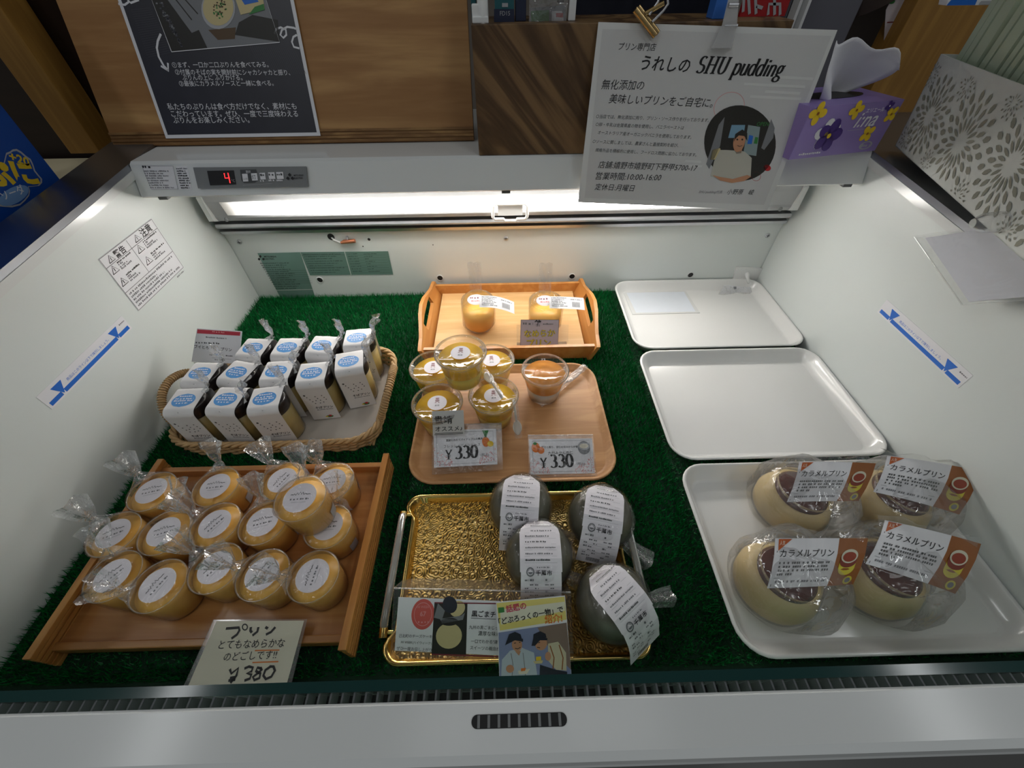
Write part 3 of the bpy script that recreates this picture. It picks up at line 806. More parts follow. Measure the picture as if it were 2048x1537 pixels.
# blue candy box
bx0 = PX(125, 365, -0.580)
K['bluebox'] = mat('blue_card', (8, 72, 160), 0.38, var=0.05)
blue = thing('candy_box', 'deep blue candy box with yellow lettering standing left of the case', 'box', (-0.63, bx0.y - 0.13, 0.2555))
ob = (-0.63, bx0.y - 0.13, 0.2555)
MB().box((-0.70, bx0.y - 0.26, 0.2555), (-0.580, bx0.y, 0.52), K['bluebox']).build('carton', blue, ob, 0.001)
s = Sheet((-0.5797, 0, 0), (0, 1, 0), (0, 0, 1), pix=True)
cl = [(-18, 345), (-2, 333), (6, 331), (9, 318), (12, 306), (20, 303), (25, 299), (33, 298), (42, 303), (52, 312), (61, 318), (65, 326), (67, 331), (70, 341), (77, 350), (84, 358), (84, 366), (78, 372), (68, 373), (57, 374), (60, 382), (58, 392), (50, 402), (40, 411), (24, 415), (8, 414), (-8, 412), (-25, 404)]
s.poly(cl, K['lgrey'], 1)
cc = (32, 358); s.poly([(cc[0] + (x - cc[0]) * .93, cc[1] + (y - cc[1]) * .93) for x, y in cl], K['bluebox'], 2)
s.text('+20', (19, 320), (60, 333), K['yellow'], 3, 0.03)
s.text('ぷに', (-26, 369), (80, 366), K['yellow'], 3, 0.055)
s.ell((28, 391), (56, 376), (36, 405), ink('pale_blue_ink', (120, 160, 210)), 3)
s.text('ソーダ', (8, 400), (52, 384), K['paper'], 4, 0.01)
s.text('・', (-6, 292), (8, 292), K['paper'], 3, 0.02)
s.build('printed_logo', blue, ob)

# brown wood-patterned box with things behind it
K['brownw'] = wood('printed_wood', (132, 104, 70), (66, 46, 30), 1.5, (1.4, 8, 14), 0.45, 4, rot=(0, -0.85, 0), fine=0.3, rings=30)
rb = wbox('wood_patterned_box', (-0.0335, -0.100, 0.2886), (0.326, -0.010, 0.4200), K['brownw'], 'brown wood-patterned display box standing on the case behind the pudding shop notice', 'box', 0.0008)
K['teal'] = mat('teal_card', (34, 96, 104), 0.4); K['navyp'] = mat('navy_card', (36, 44, 70), 0.4)
K['navyc'] = mat('navy_cloth', (24, 26, 40), 0.9, var=0.3, vscale=20, bump=0.4, bscale=60)
K['redc'] = mat('red_card', (168, 26, 34), 0.4)
ZB = 0.4201
def bg(name, px0, px1, y, z1, m, label, cat, dy=0.03, z0=ZB, bev=0.0008):
    a = PY(px0, 45, y).x; c = PY(px1, 45, y).x
    return wbox(name, (a, y, z0), (c, y + dy, z1), m, label, cat, bev)
t = thing('card_pack', 'teal and navy card pack standing on the left end of the wood-patterned box', 'pack', (0.0, -0.075, ZB))
a, c = PY(990, 30, -0.08).x, PY(1028, 30, -0.08).x
MB().box((a, -0.08, ZB), (c, -0.07, 0.52), K['teal']).build('sleeve', t, (0.0, -0.075, ZB))
s = Sheet((0, -0.0804, 0), (1, 0, 0), (0, 0, 1), pix=True)
s.poly([(988, 18), (1028, 18), (1029, 44), (988, 44)], K['navyp'], 1); s.text('FD15', (1000, 31), (1020, 31), K['lgrey'], 2)
s.poly([(1004, 6), (1016, 6), (1016, 14), (1004, 14)], K['lgrey'], 1)
s.build('printed_face', t, (0.0, -0.075, ZB))
bg('card_pack', 944, 954, -0.06, 0.52, K['teal'], 'narrow teal pack at the right edge of the pine board', 'pack')
bg('card_pack', 1031, 1052, -0.078, 0.52, K['navyp'], 'dark navy pack between the teal pack and the clear bag', 'pack')
b = MB()
pf = PY(966, 30, -0.088)
b.lathe([(0.006, 0), (0.006, 0.02), (0.004, 0.028), (0.0062, 0.034), (0.0062, 0.044), (0.003, 0.048)], K['white'], 16, Matrix.Translation((pf.x, -0.088, ZB)))
b.box((pf.x - 0.012, -0.094, ZB), (pf.x + 0.006, -0.083, ZB + 0.006), K['white'])
b.box((pf.x - 0.012, -0.092, ZB + 0.004), (pf.x - 0.004, -0.084, ZB + 0.016), K['white'])
tag(b.build('tape_dispenser', None, (pf.x, -0.088, ZB), 0.001), 'small white plastic dispenser in front of the teal pack', 'dispenser')
t = thing('snack_bag', 'clear snack bag with green and red print standing on the wood-patterned box', 'bag', (0.04, -0.075, ZB))
b = MB(); a, c = PY(1058, 30, -0.08).x, PY(1134, 30, -0.08).x
n = 8
gr = [[(a + (c - a) * i / n, -0.08 - 0.008 * math.sin(pi * i / n) * math.sin(pi * min(1, j / 7)) + 0.002 * math.sin(i * 5 + j * 3), ZB + 0.028 * j) for i in range(n + 1)] for j in range(9)]
b.loft(gr, K['filmc'], True, closed=False); b.build('bag_film', t, (0.04, -0.075, ZB))
s = Sheet((0, -0.076, 0), (1, 0, 0), (0, 0, 1), pix=True)
s.poly([(1060, 16), (1130, 10), (1132, 44), (1060, 44)], K['pgrey'], 0)
s.poly([(1062, 22), (1098, 20), (1098, 44), (1062, 44)], K['green'], 1); s.poly([(1104, 22), (1124, 22), (1128, 42), (1103, 44)], K['paper'], 1); s.poly([(1112, 26), (1126, 26), (1126, 35), (1112, 34)], K['red'], 2)
s.ell((1121, 2), (1128, 2), (1121, 8), K['black'], 2)
s.build('printed_insert', t, (0.04, -0.075, ZB))
bg('plastic_rack', 1136, 1150, -0.08, 0.52, K['white'], 'white plastic rack upright beside the clear snack bag', 'rack', 0.02)
# navy cloth
b = MB(); a, c = PY(1146, 20, 0.045).x, PY(1424, 20, 0.045).x
n = 30
gr = [[(a + (c - a) * i / n, 0.05 + 0.012 * noise.noise(V((i * .35, j * .3, 1))) + 0.004 * math.sin(i * .9 + j * .4), 0.30 + 0.03 * j) for i in range(n + 1)] for j in range(12)]
b.loft(gr, K['navyc'], True, closed=False)
tag(b.build('dark_cloth', None, ((a + c) / 2, 0.05, 0.30), 0, 0.004), 'dark navy fabric hanging behind the wood-patterned box', 'cloth')
bg('blue_pack', 1422, 1446, -0.085, 0.438, mat('blue_white_card', (60, 120, 210), 0.4), 'small blue pack between the navy fabric and the red sign', 'pack', 0.02)
t = thing('red_sign', 'red sign with large white characters standing on the wood-patterned box', 'sign', (0.30, -0.06, ZB))
p0 = PY(1480, 30, -0.062); p1 = PY(1570, 30, -0.062)
MB().box((p0.x, -0.062, ZB), (p1.x, -0.057, 0.56), K['redc']).build('plate', t, (0.30, -0.06, ZB))
s = Sheet((0, -0.0624, 0), (1, 0, 0), (0, 0, 1), pix=True)
for q in ([(1497, -5), (1499, 28)], [(1488, -4), (1486, 24)], [(1511, -5), (1512, 28)], [(1513, 12), (1525, 16)], [(1536, 30), (1538, 8), (1560, 8), (1560, 30)], [(1549, 8), (1549, -5)], [(1549, 8), (1549, 30)]):
    s.line(q, 0.0030, K['lgrey'], 1)
s.build('characters', t, (0.30, -0.06, ZB))
ZB = 0.2886
b = MB(); q = PY(1592, 30, -0.002)
for dx in (-0.007, 0.004): b.box((q.x + dx, -0.012, ZB), (q.x + dx + 0.0035, 0.006, 0.56), K['white'])
b.box((q.x - 0.007, 0.004, ZB), (q.x + 0.0075, 0.006, 0.56), K['white'])
tag(b.build('white_file_holder', None, (q.x, 0, ZB)), 'thin white upright file holder right of the red sign', 'holder')
K['gpan'] = mat('grey_panel', (104, 104, 112), 0.5)
a, c = PY(1630, 60, 0.06).x, PY(1700, 60, 0.06).x
wbox('grey_panel', (a - 0.05, 0.06, 0.27), (c, 0.075, 0.9), K['gpan'], 'upright dark grey panel behind the white tissue', 'panel', 0.002)
K['beige'] = mat('beige_panel', (120, 112, 104), 0.6)
wbox('beige_panel', (c - 0.01, 0.12, 0.27), (c + 0.20, 0.135, 0.9), K['beige'], 'dim beige panel between the grey panel and the pinkish leaflet', 'panel', 0.002)
b = MB(); q = PY(1745, -6, 0.10); b.tube([q + V((-0.035, 0, 0.06)), q + V((0.0, 0, 0.0))], [0.055, 0.05], mat('brown_pot', (66, 54, 48), 0.5), 20)
tag(b.build('brown_pot', None, tuple(q)), 'dark brown round pot high up behind the tissue box', 'pot')
s = Sheet((0, 0.055, 0), (1, 0, 0), (0, 0, 1), pix=True)
s.slab([(1772, 20), (1782, 0), (1834, -60), (1830, 4), (1775, 112), (1768, 80)], mat('leaflet_paper', (206, 196, 198), 0.6), 0.0006)
s.line([(1774, 45), (1803, 43)], 0.0012, K['darkred'], 1); s.line([(1782, 62), (1794, 54), (1770, 78)], 0.0010, K['darkred'], 1); s.line([(1784, 64), (1790, 78), (1786, 98)], 0.0010, K['darkred'], 1)
s.ell((1782, 2), (1790, 2), (1782, 8), K['green'], 1)
tag(s.build('leaflet', None, tuple(PY(1800, 60, 0.055))), 'pinkish leaflet with dark red strokes beside the right wooden post', 'leaflet')
a = PY(1777, 113, 0.03)
wbox('wooden_post', (a.x, 0.03, 0.265), (a.x + 0.13, 0.075, 1.0), K['post'], 'broad brown wooden post behind the tissue box at right', 'post', 0.001)

# ================================================================== shop notice clipped to the wood-patterned box
l = math.radians(9.6); SN = V((0, -math.cos(l), math.sin(l))); SU = V((0, math.sin(l), math.cos(l)))
s = Sheet((0, -0.134, 0.24), (1, 0, 0), SU, pix=True)
org = tuple(PP(1345, 412, s.O, s.N))
K['notice'] = mat('notice_paper', (206, 206, 206), 0.5, var=0.01)
K['lam'] = mat('laminate_edge', (222, 223, 222), 0.25, var=0.01)
K['nlines'] = ink('notice_pale_grey', (186, 186, 188))
s.slab([(1156, 405), (1535, 421), (1675, 60), (1197, 44)], K['lam'], 0.0010)
s.poly([(1169, 396), (1528, 410), (1663, 72), (1205, 58)], K['notice'], 1)
bk = K['black']
for t, a, bb, bo_, sh in (('プリン専門店', (1237, 99), (1311, 101), 0.0, 0.15), ('うれしの', (1281, 138), (1377, 144), 0.012, 0.15), 
                     ('無化添加の', (1202, 177), (1287, 179), 0.0, 0.15), ('美味しいプリンをご自宅に。', (1217, 205), (1424, 214), 0.0, 0.15),
                     ('店舗:嬉野市嬉野町下野甲5700-17', (1196, 335), (1393, 342), 0.0, 0.15), ('営業時間:10:00-16:00', (1191, 358), (1321, 361), 0.0, 0.15), ('定休日:月曜日', (1189, 379), (1268, 382), 0.0, 0.15),
                     ('小野原　崚', (1453, 388), (1506, 389), 0.0, 0.15)):
    s.text(t, a, bb, bk, 3, bo_, sh)
s.serif('SHU pudding', (1389, 146), (1561, 154), bk, 3, .19, .06, .22)
for t, a, bb in (('○当店では、無化添加に拘り、プリン・ソース作りを行っております。', (1192, 236), (1417, 244)), ('○卵・牛乳は佐賀県産の物を使用し、バニラペーストは', (1191, 252), (1367, 259)),
                 ('オーストラリア産オーガニックバニラを使用しております。', (1195, 268), (1382, 278)), ('○ソースに関しましては、農家さんと直接契約を結び、', (1185, 286), (1356, 294)), ('規格外品を積極的に使用し、フードロス問題に協力しております。', (1190, 303), (1392, 313))):
    s.text(t, a, bb, K['greyd'], 3, 0.0, 0.15)
s.text('SHU pudding代表', (1397, 386), (1444, 387), K['grey'], 3, 0, .2)
for a, bb in (((1520, 152), (1626, 158)), ((1488, 168), (1610, 174)), ((1530, 183), (1600, 187)), ((1500, 193), (1602, 198)), ((1370, 322), (1402, 324)), ((1378, 331), (1404, 333))):
    s.line([a, bb], 0.0026, K['lam'], 2)
s.ell((1458, 214), (1486, 196), (1444, 190), K['pink'], 2, 32, 0.03)
s.ell((1512, 353), (1520, 348), (1507, 345), K['red'], 3, 24, 0.08)
s.ell((1534, 336), (1541, 334), (1531, 330), K['red'], 3)
C0 = (1480, 290)
s.ell(C0, (1546, 259), (1509, 356), K['pdark'], 3, 40)
def inq(x, y): return (x, y)
s.poly([(1449, 234), (1437, 250), (1412, 328), (1418, 338), (1440, 292)], K['pgrey'], 4)
s.poly([(1463, 250), (1490, 250), (1486, 276), (1456, 276)], ink('photo_pale_blue', (120, 160, 186)), 4)
s.poly([(1496, 250), (1520, 254), (1512, 312), (1486, 308)], ink('photo_window', (140, 158, 160)), 4)
s.poly([(1498, 270), (1506, 272), (1503, 288), (1494, 288)], K['blue'], 5); s.poly([(1510, 274), (1516, 275), (1514, 288), (1507, 287)], K['green'], 5)
s.poly([(1542, 238), (1549, 256), (1546, 276), (1528, 300), (1522, 296)], K['pgrey'], 4)
s.text('OPEN', (1512, 252), (1536, 252), K['green'], 5)
s.poly([(1424, 300), (1440, 296), (1444, 318), (1420, 320)], K['pcream'], 4)
sh = [(1452, 300), (1440, 300), (1428, 322), (1421, 352), (1450, 362), (1484, 362), (1501, 352), (1503, 316), (1490, 304), (1484, 302)]
s.poly(sh, ink('photo_white_shirt', (190, 188, 176)), 5)
s.poly([(1424, 350), (1440, 361), (1463, 366), (1488, 362), (1502, 353), (1494, 350), (1465, 358), (1440, 354)], K['skin'], 6)
s.ell((1478, 283), (1490, 282), (1475, 304), K['skin'], 6)
s.poly([(1467, 284), (1470, 268), (1484, 259), (1494, 266), (1494, 282), (1488, 272), (1477, 271), (1470, 278)], K['pdark'], 7)
s.poly([(1468, 300), (1484, 298), (1482, 306), (1472, 308)], K['skin'], 5)
for x in (1474, 1484): s.ell((x, 279), (x + 2, 279), (x, 281), K['pdark'], 7, 8)
s.line([(1474, 291), (1479, 293), (1484, 291)], 0.0006, K['pdark'], 7)
o = s.build('notice', None, org)
tag(o, 'laminated white pudding shop notice with oval staff photo, clipped above the case', 'notice')

# gold clip and clear clip
K['gold'] = mat('gold_metal', (176, 150, 104), 0.28, metal=1.0, var=0.08)
g0 = PP(1268, 20, s.O - SN * -0.003, s.N); g1 = PP(1308, 72, s.O + SN * 0.003, s.N)
gc = thing('bulldog_clip', 'gold metal bulldog clip gripping the top left of the pudding shop notice', 'clip', tuple((g0 + g1) / 2))
og = tuple((g0 + g1) / 2)
b = MB(); b.tube([g0 + SN * 0.004, g1 + SN * 0.004], 0.0034, K['gold'], 10); b.tube([g0 + SN * 0.001 + V((0.0035, 0, .0022)), g1 + SN * 0.001 + V((0.0035, 0, .0022))], 0.0030, K['gold'], 10)
b.build('jaw', gc, og)
b = MB(); q = [PP(x, y, s.O + SN * 0.008, s.N) for x, y in ((1298, 30), (1316, 4), (1322, -14), (1334, -10), (1336, 8), (1326, 22), (1304, 44))]
b.tube(q, 0.0014, K['alu'], 8); b.tube([PP(1290, 28, s.O + SN * .006, s.N), PP(1328, 6, s.O + SN * .009, s.N)], 0.0026, K['gold'], 8)
b.build('lever', gc, og)
K['clipc'] = film('clip_plastic', gloss=0.8, base=0.2, rough=0.08, bump=0, milky=0.30)
cpt = lambda x, y, d: PP(x, y, s.O + SN * d, s.N)
cc_ = thing('plastic_clip', 'clear plastic clip holding the top edge of the pudding shop notice', 'clip', tuple(cpt(1455, 60, 0.004)))
oc = tuple(cpt(1455, 60, 0.004))
b = MB()
for d0, d1, q in ((0.002, 0.006, [(1423, 96), (1464, 96), (1474, 50), (1479, -10), (1458, -10), (1444, 50)]), (-0.004, -0.001, [(1430, 80), (1464, 80), (1472, 50), (1477, -10), (1460, -10), (1446, 50)])):
    b.loft([[tuple(cpt(x, y, d0)) for x, y in q], [tuple(cpt(x, y, d1)) for x, y in q]], K['clipc'], False)
b.loft([[tuple(cpt(x, y, d)) for x, y in [(1423, 96), (1464, 96), (1465, 90), (1427, 90)]] for d in (0.005, 0.009)], K['clipc'], False)
b.build('clip_arm', cc_, oc)
b = MB(); b.tube([cpt(1448, 52, 0.004), cpt(1474, 52, 0.004)], 0.0022, K['alu'], 8); b.tube([cpt(1457, 10, .006), cpt(1476, 10, .006)], 0.0022, K['alu'], 8)
b.build('spring_pin', cc_, oc)

# tissue box
tb0 = PZ(1577, 320, 0.2886); tb1 = PZ(1750, 301, 0.2886); tu = (tb1 - tb0); TWd = tu.length; tu.normalize()
tn = V((tu.y, -tu.x, 0)); TH = 0.057; TD = 0.085
tw = lambda a, d, z: tuple(tb0 + tu * a - tn * d + V((0, 0, z)))
K['lilac'] = mat('lilac_card', (146, 126, 190), 0.4, var=0.03); K['vio'] = ink('violet_ink', (72, 44, 128))
tis = thing('tissue_box', 'lilac tissue box with yellow and violet flowers on the right end of the case top', 'tissue box', tw(TWd / 2, TD / 2, 0))
ot = tw(TWd / 2, TD / 2, 0)
b = MB(); b.loft([[tw(0, 0, z), tw(TWd, 0, z), tw(TWd, TD, z), tw(0, TD, z)] for z in (0, TH)], K['lilac'], False)
b.build('carton', tis, ot, 0.0008)
b = MB(); n = 24
b.loft([[tw(TWd / 2 + .045 * math.cos(2 * pi * i / n), TD / 2 + .016 * math.sin(2 * pi * i / n), TH + dz) for i in range(n)] for dz in (0.0002, 0.0006)], K['pdark'], False)
b.build('opening', tis, ot)
s = Sheet(V(tw(0, -0.0004, 0)), tu, (0, 0, 1))
W_ = TWd
def flower(u, v, r, m, c, rot=0, n=5, lay=2):
    for i in range(n):
        a = rot + 2 * pi * i / n
        s.ell((u + .55 * r * math.cos(a), v + .55 * r * math.sin(a)), (u + 1.05 * r * math.cos(a), v + 1.05 * r * math.sin(a)), (u + .55 * r * math.cos(a) - .4 * r * math.sin(a), v + .55 * r * math.sin(a) + .4 * r * math.cos(a)), m, lay, 12)
    s.disc((u, v), r * .16, c, lay + 1, 10)
flower(.040, .026, .017, K['paper'], K['yellow'], .5, 5, 1); flower(.045, .024, .018, K['vio'], K['yellow'], .1, 5, 2)
flower(.068, .050, .010, K['yellow'], K['brown'], .2, 4); flower(W_ - .019, .0515, .006, K['vio'], K['paper'], .4, 4); flower(W_ - .009, .042, .009, K['yellow'], K['brown'], .9, 4)
flower(W_ - .030, .022, .010, K['yellow'], K['brown'], .7, 4); flower(.012, .050, .012, K['yellow'], K['brown'], 0, 4)
s.text('エリエール', (.083, .0465), (.110, .0465), K['paper'], 5, .015); s.text('i:na', (.076, .031), (.108, .031), K['paper'], 3, 0.01, 0.3)
s.line([(.070, .028), (.106, .028)], .0004, K['lgrey'], 2)
s.greek((.012, .004), (.045, .004), .003, K['paper'], 2, 4)
s.ell((W_ - .022, .008), (W_ - .012, .008), (W_ - .022, .013), K['lgrey'], 2, 24, .25); s.greek((W_ - .029, .006), (W_ - .015, .006), .004, K['lgrey'], 2, 8)
s.build('printed_front', tis, ot)
K['tissue'] = mat('tissue_paper', (232, 232, 238), 0.9, var=0.02, bump=0.3, bscale=40)
b = MB(); n, mm = 18, 14
gr = []
for j in range(mm + 1):
    t = j / mm; row = []
    for i in range(n + 1):
        q = i / n - .5
        wv = .030 + .026 * math.sin(min(1, t * 1.5) * pi * .55)
        a = TWd * (.47 + .06 * t) + q * 2 * wv * .86
        d = TD / 2 + .018 * math.sin(q * 5 + t * 3) * (1 - .3 * t) - .018 * t
        z = TH - .003 + .060 * t - .016 * max(0, q * 2) ** 2 * t + .004 * math.sin(q * 14 + t * 4) * t - .010 * max(0, t - .75) * 4 * (q + .5)
        row.append(tw(a, d, z))
    gr.append(row)
b.loft(gr, K['tissue'], True, closed=False); b.build('tissue', tis, ot, 0, 0.0006)

# right: white cut-out box with pale green envelopes
A = PZ(1790, 292, 0.2925); D = V((-.298, -.955, 0)).normalized(); NB = V((-.955, .298, 0))
A = PP(1790, 292, A, NB)
LB, HB, WB = 0.36, 0.098, 0.10
tilt = V((-0.16, -0.03, 1)).normalized()
wb = lambda a, h, d: A + D * a + tilt * h - NB * d
K['cutw'] = mat('white_card', (204, 208, 204), 0.55, var=0.02)
K['cutd'] = mat('cutout_grey_green', (138, 138, 126), 0.8)  # cut-outs drawn flat in the grey-green of the papers inside
ow = tuple(wb(LB / 2, 0, WB / 2))
cb = thing('cutout_box', 'white laser-cut flower pattern card box of envelopes on the right rim', 'box', ow)
b = MB()
for d0, d1 in ((0, 0.0012), (WB - 0.0012, WB)):
    b.loft([[tuple(wb(a, h, d)) for a, h in ((0, 0), (LB, 0), (LB, HB), (0, HB))] for d in (d0, d1)], K['cutw'], False)
for a0, a1 in ((0, 0.0012), (LB - .0012, LB)):
    b.loft([[tuple(wb(a, h, d)) for d, h in ((0, 0), (WB, 0), (WB, HB), (0, HB))] for a in (a0, a1)], K['cutw'], False)
b.loft([[tuple(wb(a, h, d)) for a, d in ((0, 0), (LB, 0), (LB, WB), (0, WB))] for h in (0, .001)], K['cutw'], False)
b.build('card_walls', cb, ow)
s = Sheet(wb(0, 0, -0.0004), D, tilt)
s.N = NB.copy(); 
def petal(u, v, a, r0, r1, wv):
    ca, sa = math.cos(a), math.sin(a)
    q = [(r0, 0), (r0 + (r1 - r0) * .35, -wv), (r0 + (r1 - r0) * .75, -wv * .9), (r1, 0), (r0 + (r1 - r0) * .75, wv * .9), (r0 + (r1 - r0) * .35, wv)]
    pts = [(u + ca * x - sa * y, v + sa * x + ca * y) for x, y in q]
    if all(0.002 < p[0] < LB - .002 and 0.001 < p[1] < HB - .006 for p in pts): s.poly(pts, K['cutd'], 1)
for u, v, R in ((.050, .045, .040), (.135, .040, .046), (.225, .048, .044), (.31, .04, .042), (.095, .083, .016), (.012, .080, .014), (.18, .085, .014), (.27, .086, .013), (.02, .015, .016), (.092, .008, .014), (.18, .004, .016), (.27, .008, .016)):
    n = 18 if R > .03 else 10
    for k in range(n):
        a = 2 * pi * k / n
        petal(u, v, a, R * .22, R * .52, R * .035); petal(u, v, a + pi / n, R * .50, R * .78, R * .050); petal(u, v, a, R * .76, R * 1.0, R * .062)
s.build('cutout_pattern', cb, ow)
K['envg'] = mat('pale_green_paper', (186, 200, 176), 0.6, var=0.05, vscale=12)
rnd = random.Random(11)
for i in range(24):
    b = MB(); a0 = .006 + i * .0125; hh_ = .165 + rnd.uniform(-.008, .010); sk = rnd.uniform(-.002, .004); tk = .0105 + rnd.uniform(-.003, .001)
    b.loft([[tuple(wb(a0 + da + (h / hh_) * (.022 + sk), h, d)) for d, h in ((.006, .003), (WB - .006, .003), (WB - .010, hh_), (.010, hh_))] for da in (0, tk)], K['envg'], False)
    c = wb(a0, 0, WB / 2)
    o = b.build('envelope', None, tuple(c), .0008)
    tag(o, 'pale green envelope standing in the row inside the white cut-out box', 'envelope', 'pale green envelopes in the cut-out box')
q0 = PP(1898, 8, wb(0.0, .2, .03), NB)
b = MB(); 
qq = [PY(1893, 11, -0.10), PY(2060, 9, -0.10), PY(2060, -60, -0.10), PY(1910, -60, -0.10)]
b.loft([[tuple(p) for p in qq], [tuple(p + V((0, .012, 0))) for p in qq]], K['paper'], False)
s = Sheet((0, -0.1004, 0), (1, 0, 0), (0, 0, 1), pix=True); s.mb = b
s.poly([(1893, 11), (1950, 10), (1956, -4), (1902, 0)], K['blue'], 1); s.line([(1960, 6), (2050, 2)], .003, K['lgrey'], 1)
tag(b.build('package', None, tuple(qq[0])), 'white package with blue print above the pale green envelopes', 'package')

# clear sleeve with blank sheet hanging on the right rim, and its clip
sp_ = V((0.489, -0.30, 0.25)); hn = V((-1, 0.0, 0.55)).normalized(); hu = V((0, -1, 0)); 
s = Sheet(sp_, hu, hn.cross(hu), pix=True)
P_ = [(1829, 474), (1924, 610), (2075, 598), (2075, 436)]
uv = [s.c(p) for p in P_]
osl = tuple(s.at(uv[0][0], uv[0][1], 0))
slv = thing('price_sleeve', 'clear plastic sleeve with a blank white sheet hanging inside the right wall', 'sleeve', osl)
s.slab([(1850, 476), (1938, 604), (2075, 592), (2075, 442)], mat('blank_sheet', (226, 228, 236), 0.5, var=0.01), 0.0004)
s.build('blank_insert', slv, osl)
s2 = Sheet(sp_, hu, hn.cross(hu), pix=True); s2.eps = 0.001
nu = 14; n_ = len(P_)
b = MB()
for sg in (0.0022, -0.0016):
    gr = []
    for j in range(nu + 1):
        row = []
        for i in range(nu + 1):
            a, c = i / nu, j / nu
            u = (uv[0][0] * (1 - a) + uv[3][0] * a) * (1 - c) + (uv[1][0] * (1 - a) + uv[2][0] * a) * c
            v = (uv[0][1] * (1 - a) + uv[3][1] * a) * (1 - c) + (uv[1][1] * (1 - a) + uv[2][1] * a) * c
            row.append(s2.at(u, v, sg + 0.0008 * noise.noise(V((i * .6, j * .6, sg * 999)))))
        gr.append(row)
    b.loft(gr, K['sleeve'], True, closed=False)
b.tube([s2.at(u, v, 0) for u, v in (uv[0], uv[1], uv[2])], 0.0007, K['clearm'], 6)
b.build('sleeve_film', slv, osl)
k0 = PZ(1945, 447, 0.300); k1 = PZ(2075, 440, 0.306)
b = MB(); b.tube([k0, k0 + (k1 - k0) * .15, k0 + (k1 - k0) * .5, k1], [0.004, 0.0085, 0.0095, 0.008], K['clearm'], 14)
b.tube([k0 + (k1 - k0) * .55 + V((0, 0, .006)), k1 + V((0, 0, .008))], 0.006, K['clear'], 10)
tag(b.build('sleeve_clip', None, tuple(k0)), 'clear plastic clip on the right rim above the blank sleeve', 'clip')

# hook pad with hanging price strip in the back right corner
hk = thing('hook_pad', 'white adhesive hook pad in the back right corner above the empty tray', 'hook', tuple(PY(1493, 547, -0.002)))
oh = tuple(PY(1493, 547, -0.002))
b = MB(); q = [PY(x, y, -0.0012) for x, y in ((1464, 559), (1515, 562), (1524, 536), (1472, 533))]
b.loft([[tuple(p) for p in q], [tuple(p + V((0, -.004, 0))) for p in q]], K['white'], False); b.build('pad', hk, oh, 0.0008)
b = MB(); b.tube([PY(1494, 548, -.004), PY(1495, 551, -.014), PY(1496, 560, -.018), PY(1497, 566, -.014)], [0.0042, 0.004, 0.003, 0.0022], K['white'], 10); b.build('hook', hk, oh)
st = thing('price_strip', 'crumpled clear price strip hanging from the hook over the rearmost white tray', 'price strip', tuple(PY(1495, 580, -0.022)))
os_ = tuple(PY(1495, 580, -0.022))
b = MB(); n = 10
top = [PY(1448, 571, -.018), PY(1540, 577, -.020)]; mid = [PY(1434, 600, -.040), PY(1556, 603, -.042)]; bot = [PY(1440, 604, -.030), PY(1545, 618, -.030)]
gr = [[tuple(r[0].lerp(r[1], i / n) + V((0, .0015 * math.sin(i * 2.1 + k), .001 * math.sin(i * 1.3)))) for i in range(n + 1)] for k, r in enumerate((top, mid, bot))]
b.loft(gr, K['paper'], True, closed=False); b.build('paper_strip', st, os_)
b = MB()
gr = [[tuple(r[0].lerp(r[1], -0.04 + 1.12 * i / n) + V((0, -.003 + .002 * math.sin(i * 2.4 + k), .002 * math.sin(i * 1.7)))) for i in range(n + 1)] for k, r in enumerate((top, mid, bot))]
b.loft(gr, K['filmc'], True, closed=False); b.build('strip_sleeve', st, os_)
s = Sheet(PY(1495, 590, -.0325), mid[1] - mid[0], (top[0] - mid[0]), pix=True)
s.greek((1447, 600), (1475, 603), .004, K['greyd'], 10, 2); s.greek((1478, 602), (1540, 610), .003, K['greyd'], 10, 5); s.greek((1450, 607), (1530, 614), .0025, K['grey'], 10, 7)
for x, y in ((1466, 574), (1516, 579)): s.poly([(x, y), (x + 6, y), (x + 6, y + 5), (x, y + 5)], K['grey'], 12)
s.build('printing', st, os_)

# ================================================================== trays
K['melamine'] = mat('white_melamine', (236, 236, 234), 0.16, spec=0.55, var=0.01, vscale=4, coat=0.3)
def white_tray(x0, y0, x1, y1, label, z=0.0085, r=0.030, h=0.019):
    c = ((x0 + x1) / 2, (y0 + y1) / 2, z)
    def lp(i, zz): return rz(rrect(x0 + i, y0 + i, x1 - i, y1 - i, max(.004, r - i)), zz)
    L = [lp(.016, z), lp(.013, z + .0005), lp(.004, z + h * .75), lp(.0005, z + h * .93), lp(0, z + h), lp(.0008, z + h + .0012), lp(.0028, z + h + .0012), lp(.0042, z + h), lp(.0065, z + h * .8), lp(.0140, z + .0048), lp(.0165, z + .0036), lp(.0185, z + .0032)]
    o = MB().loft(L, K['melamine'], True).build('white_tray', None, c)
    return tag(o, label, 'tray', 'white serving trays along the right wall')
white_tray(.2095, -.2045, .499, -.0035, 'white tray against the back panel, empty but for a blank card')
white_tray(.2085, -.4180, .498, -.2095, 'empty white tray in the middle of the three on the right')
white_tray(.2095, -.6310, .499, -.4235, 'white tray nearest the front glass holding four caramel puddings')
ZW = 0.0085 + 0.0033
s = Sheet((0, 0, ZW + .0008), (1, 0, 0), (0, 1, 0), pix=True)
s.slab([(1265, 629), (1400, 626), (1371, 581), (1246, 583)], K['lam'], 0.0007)
s.poly([(1272, 626), (1391, 623.5), (1368, 584), (1253, 586)], mat('blank_card', (218, 224, 232), 0.4), 1)
tag(s.build('blank_card', None, tuple(PZ(1320, 605, ZW))), 'blank laminated card lying in the rearmost white tray', 'card')

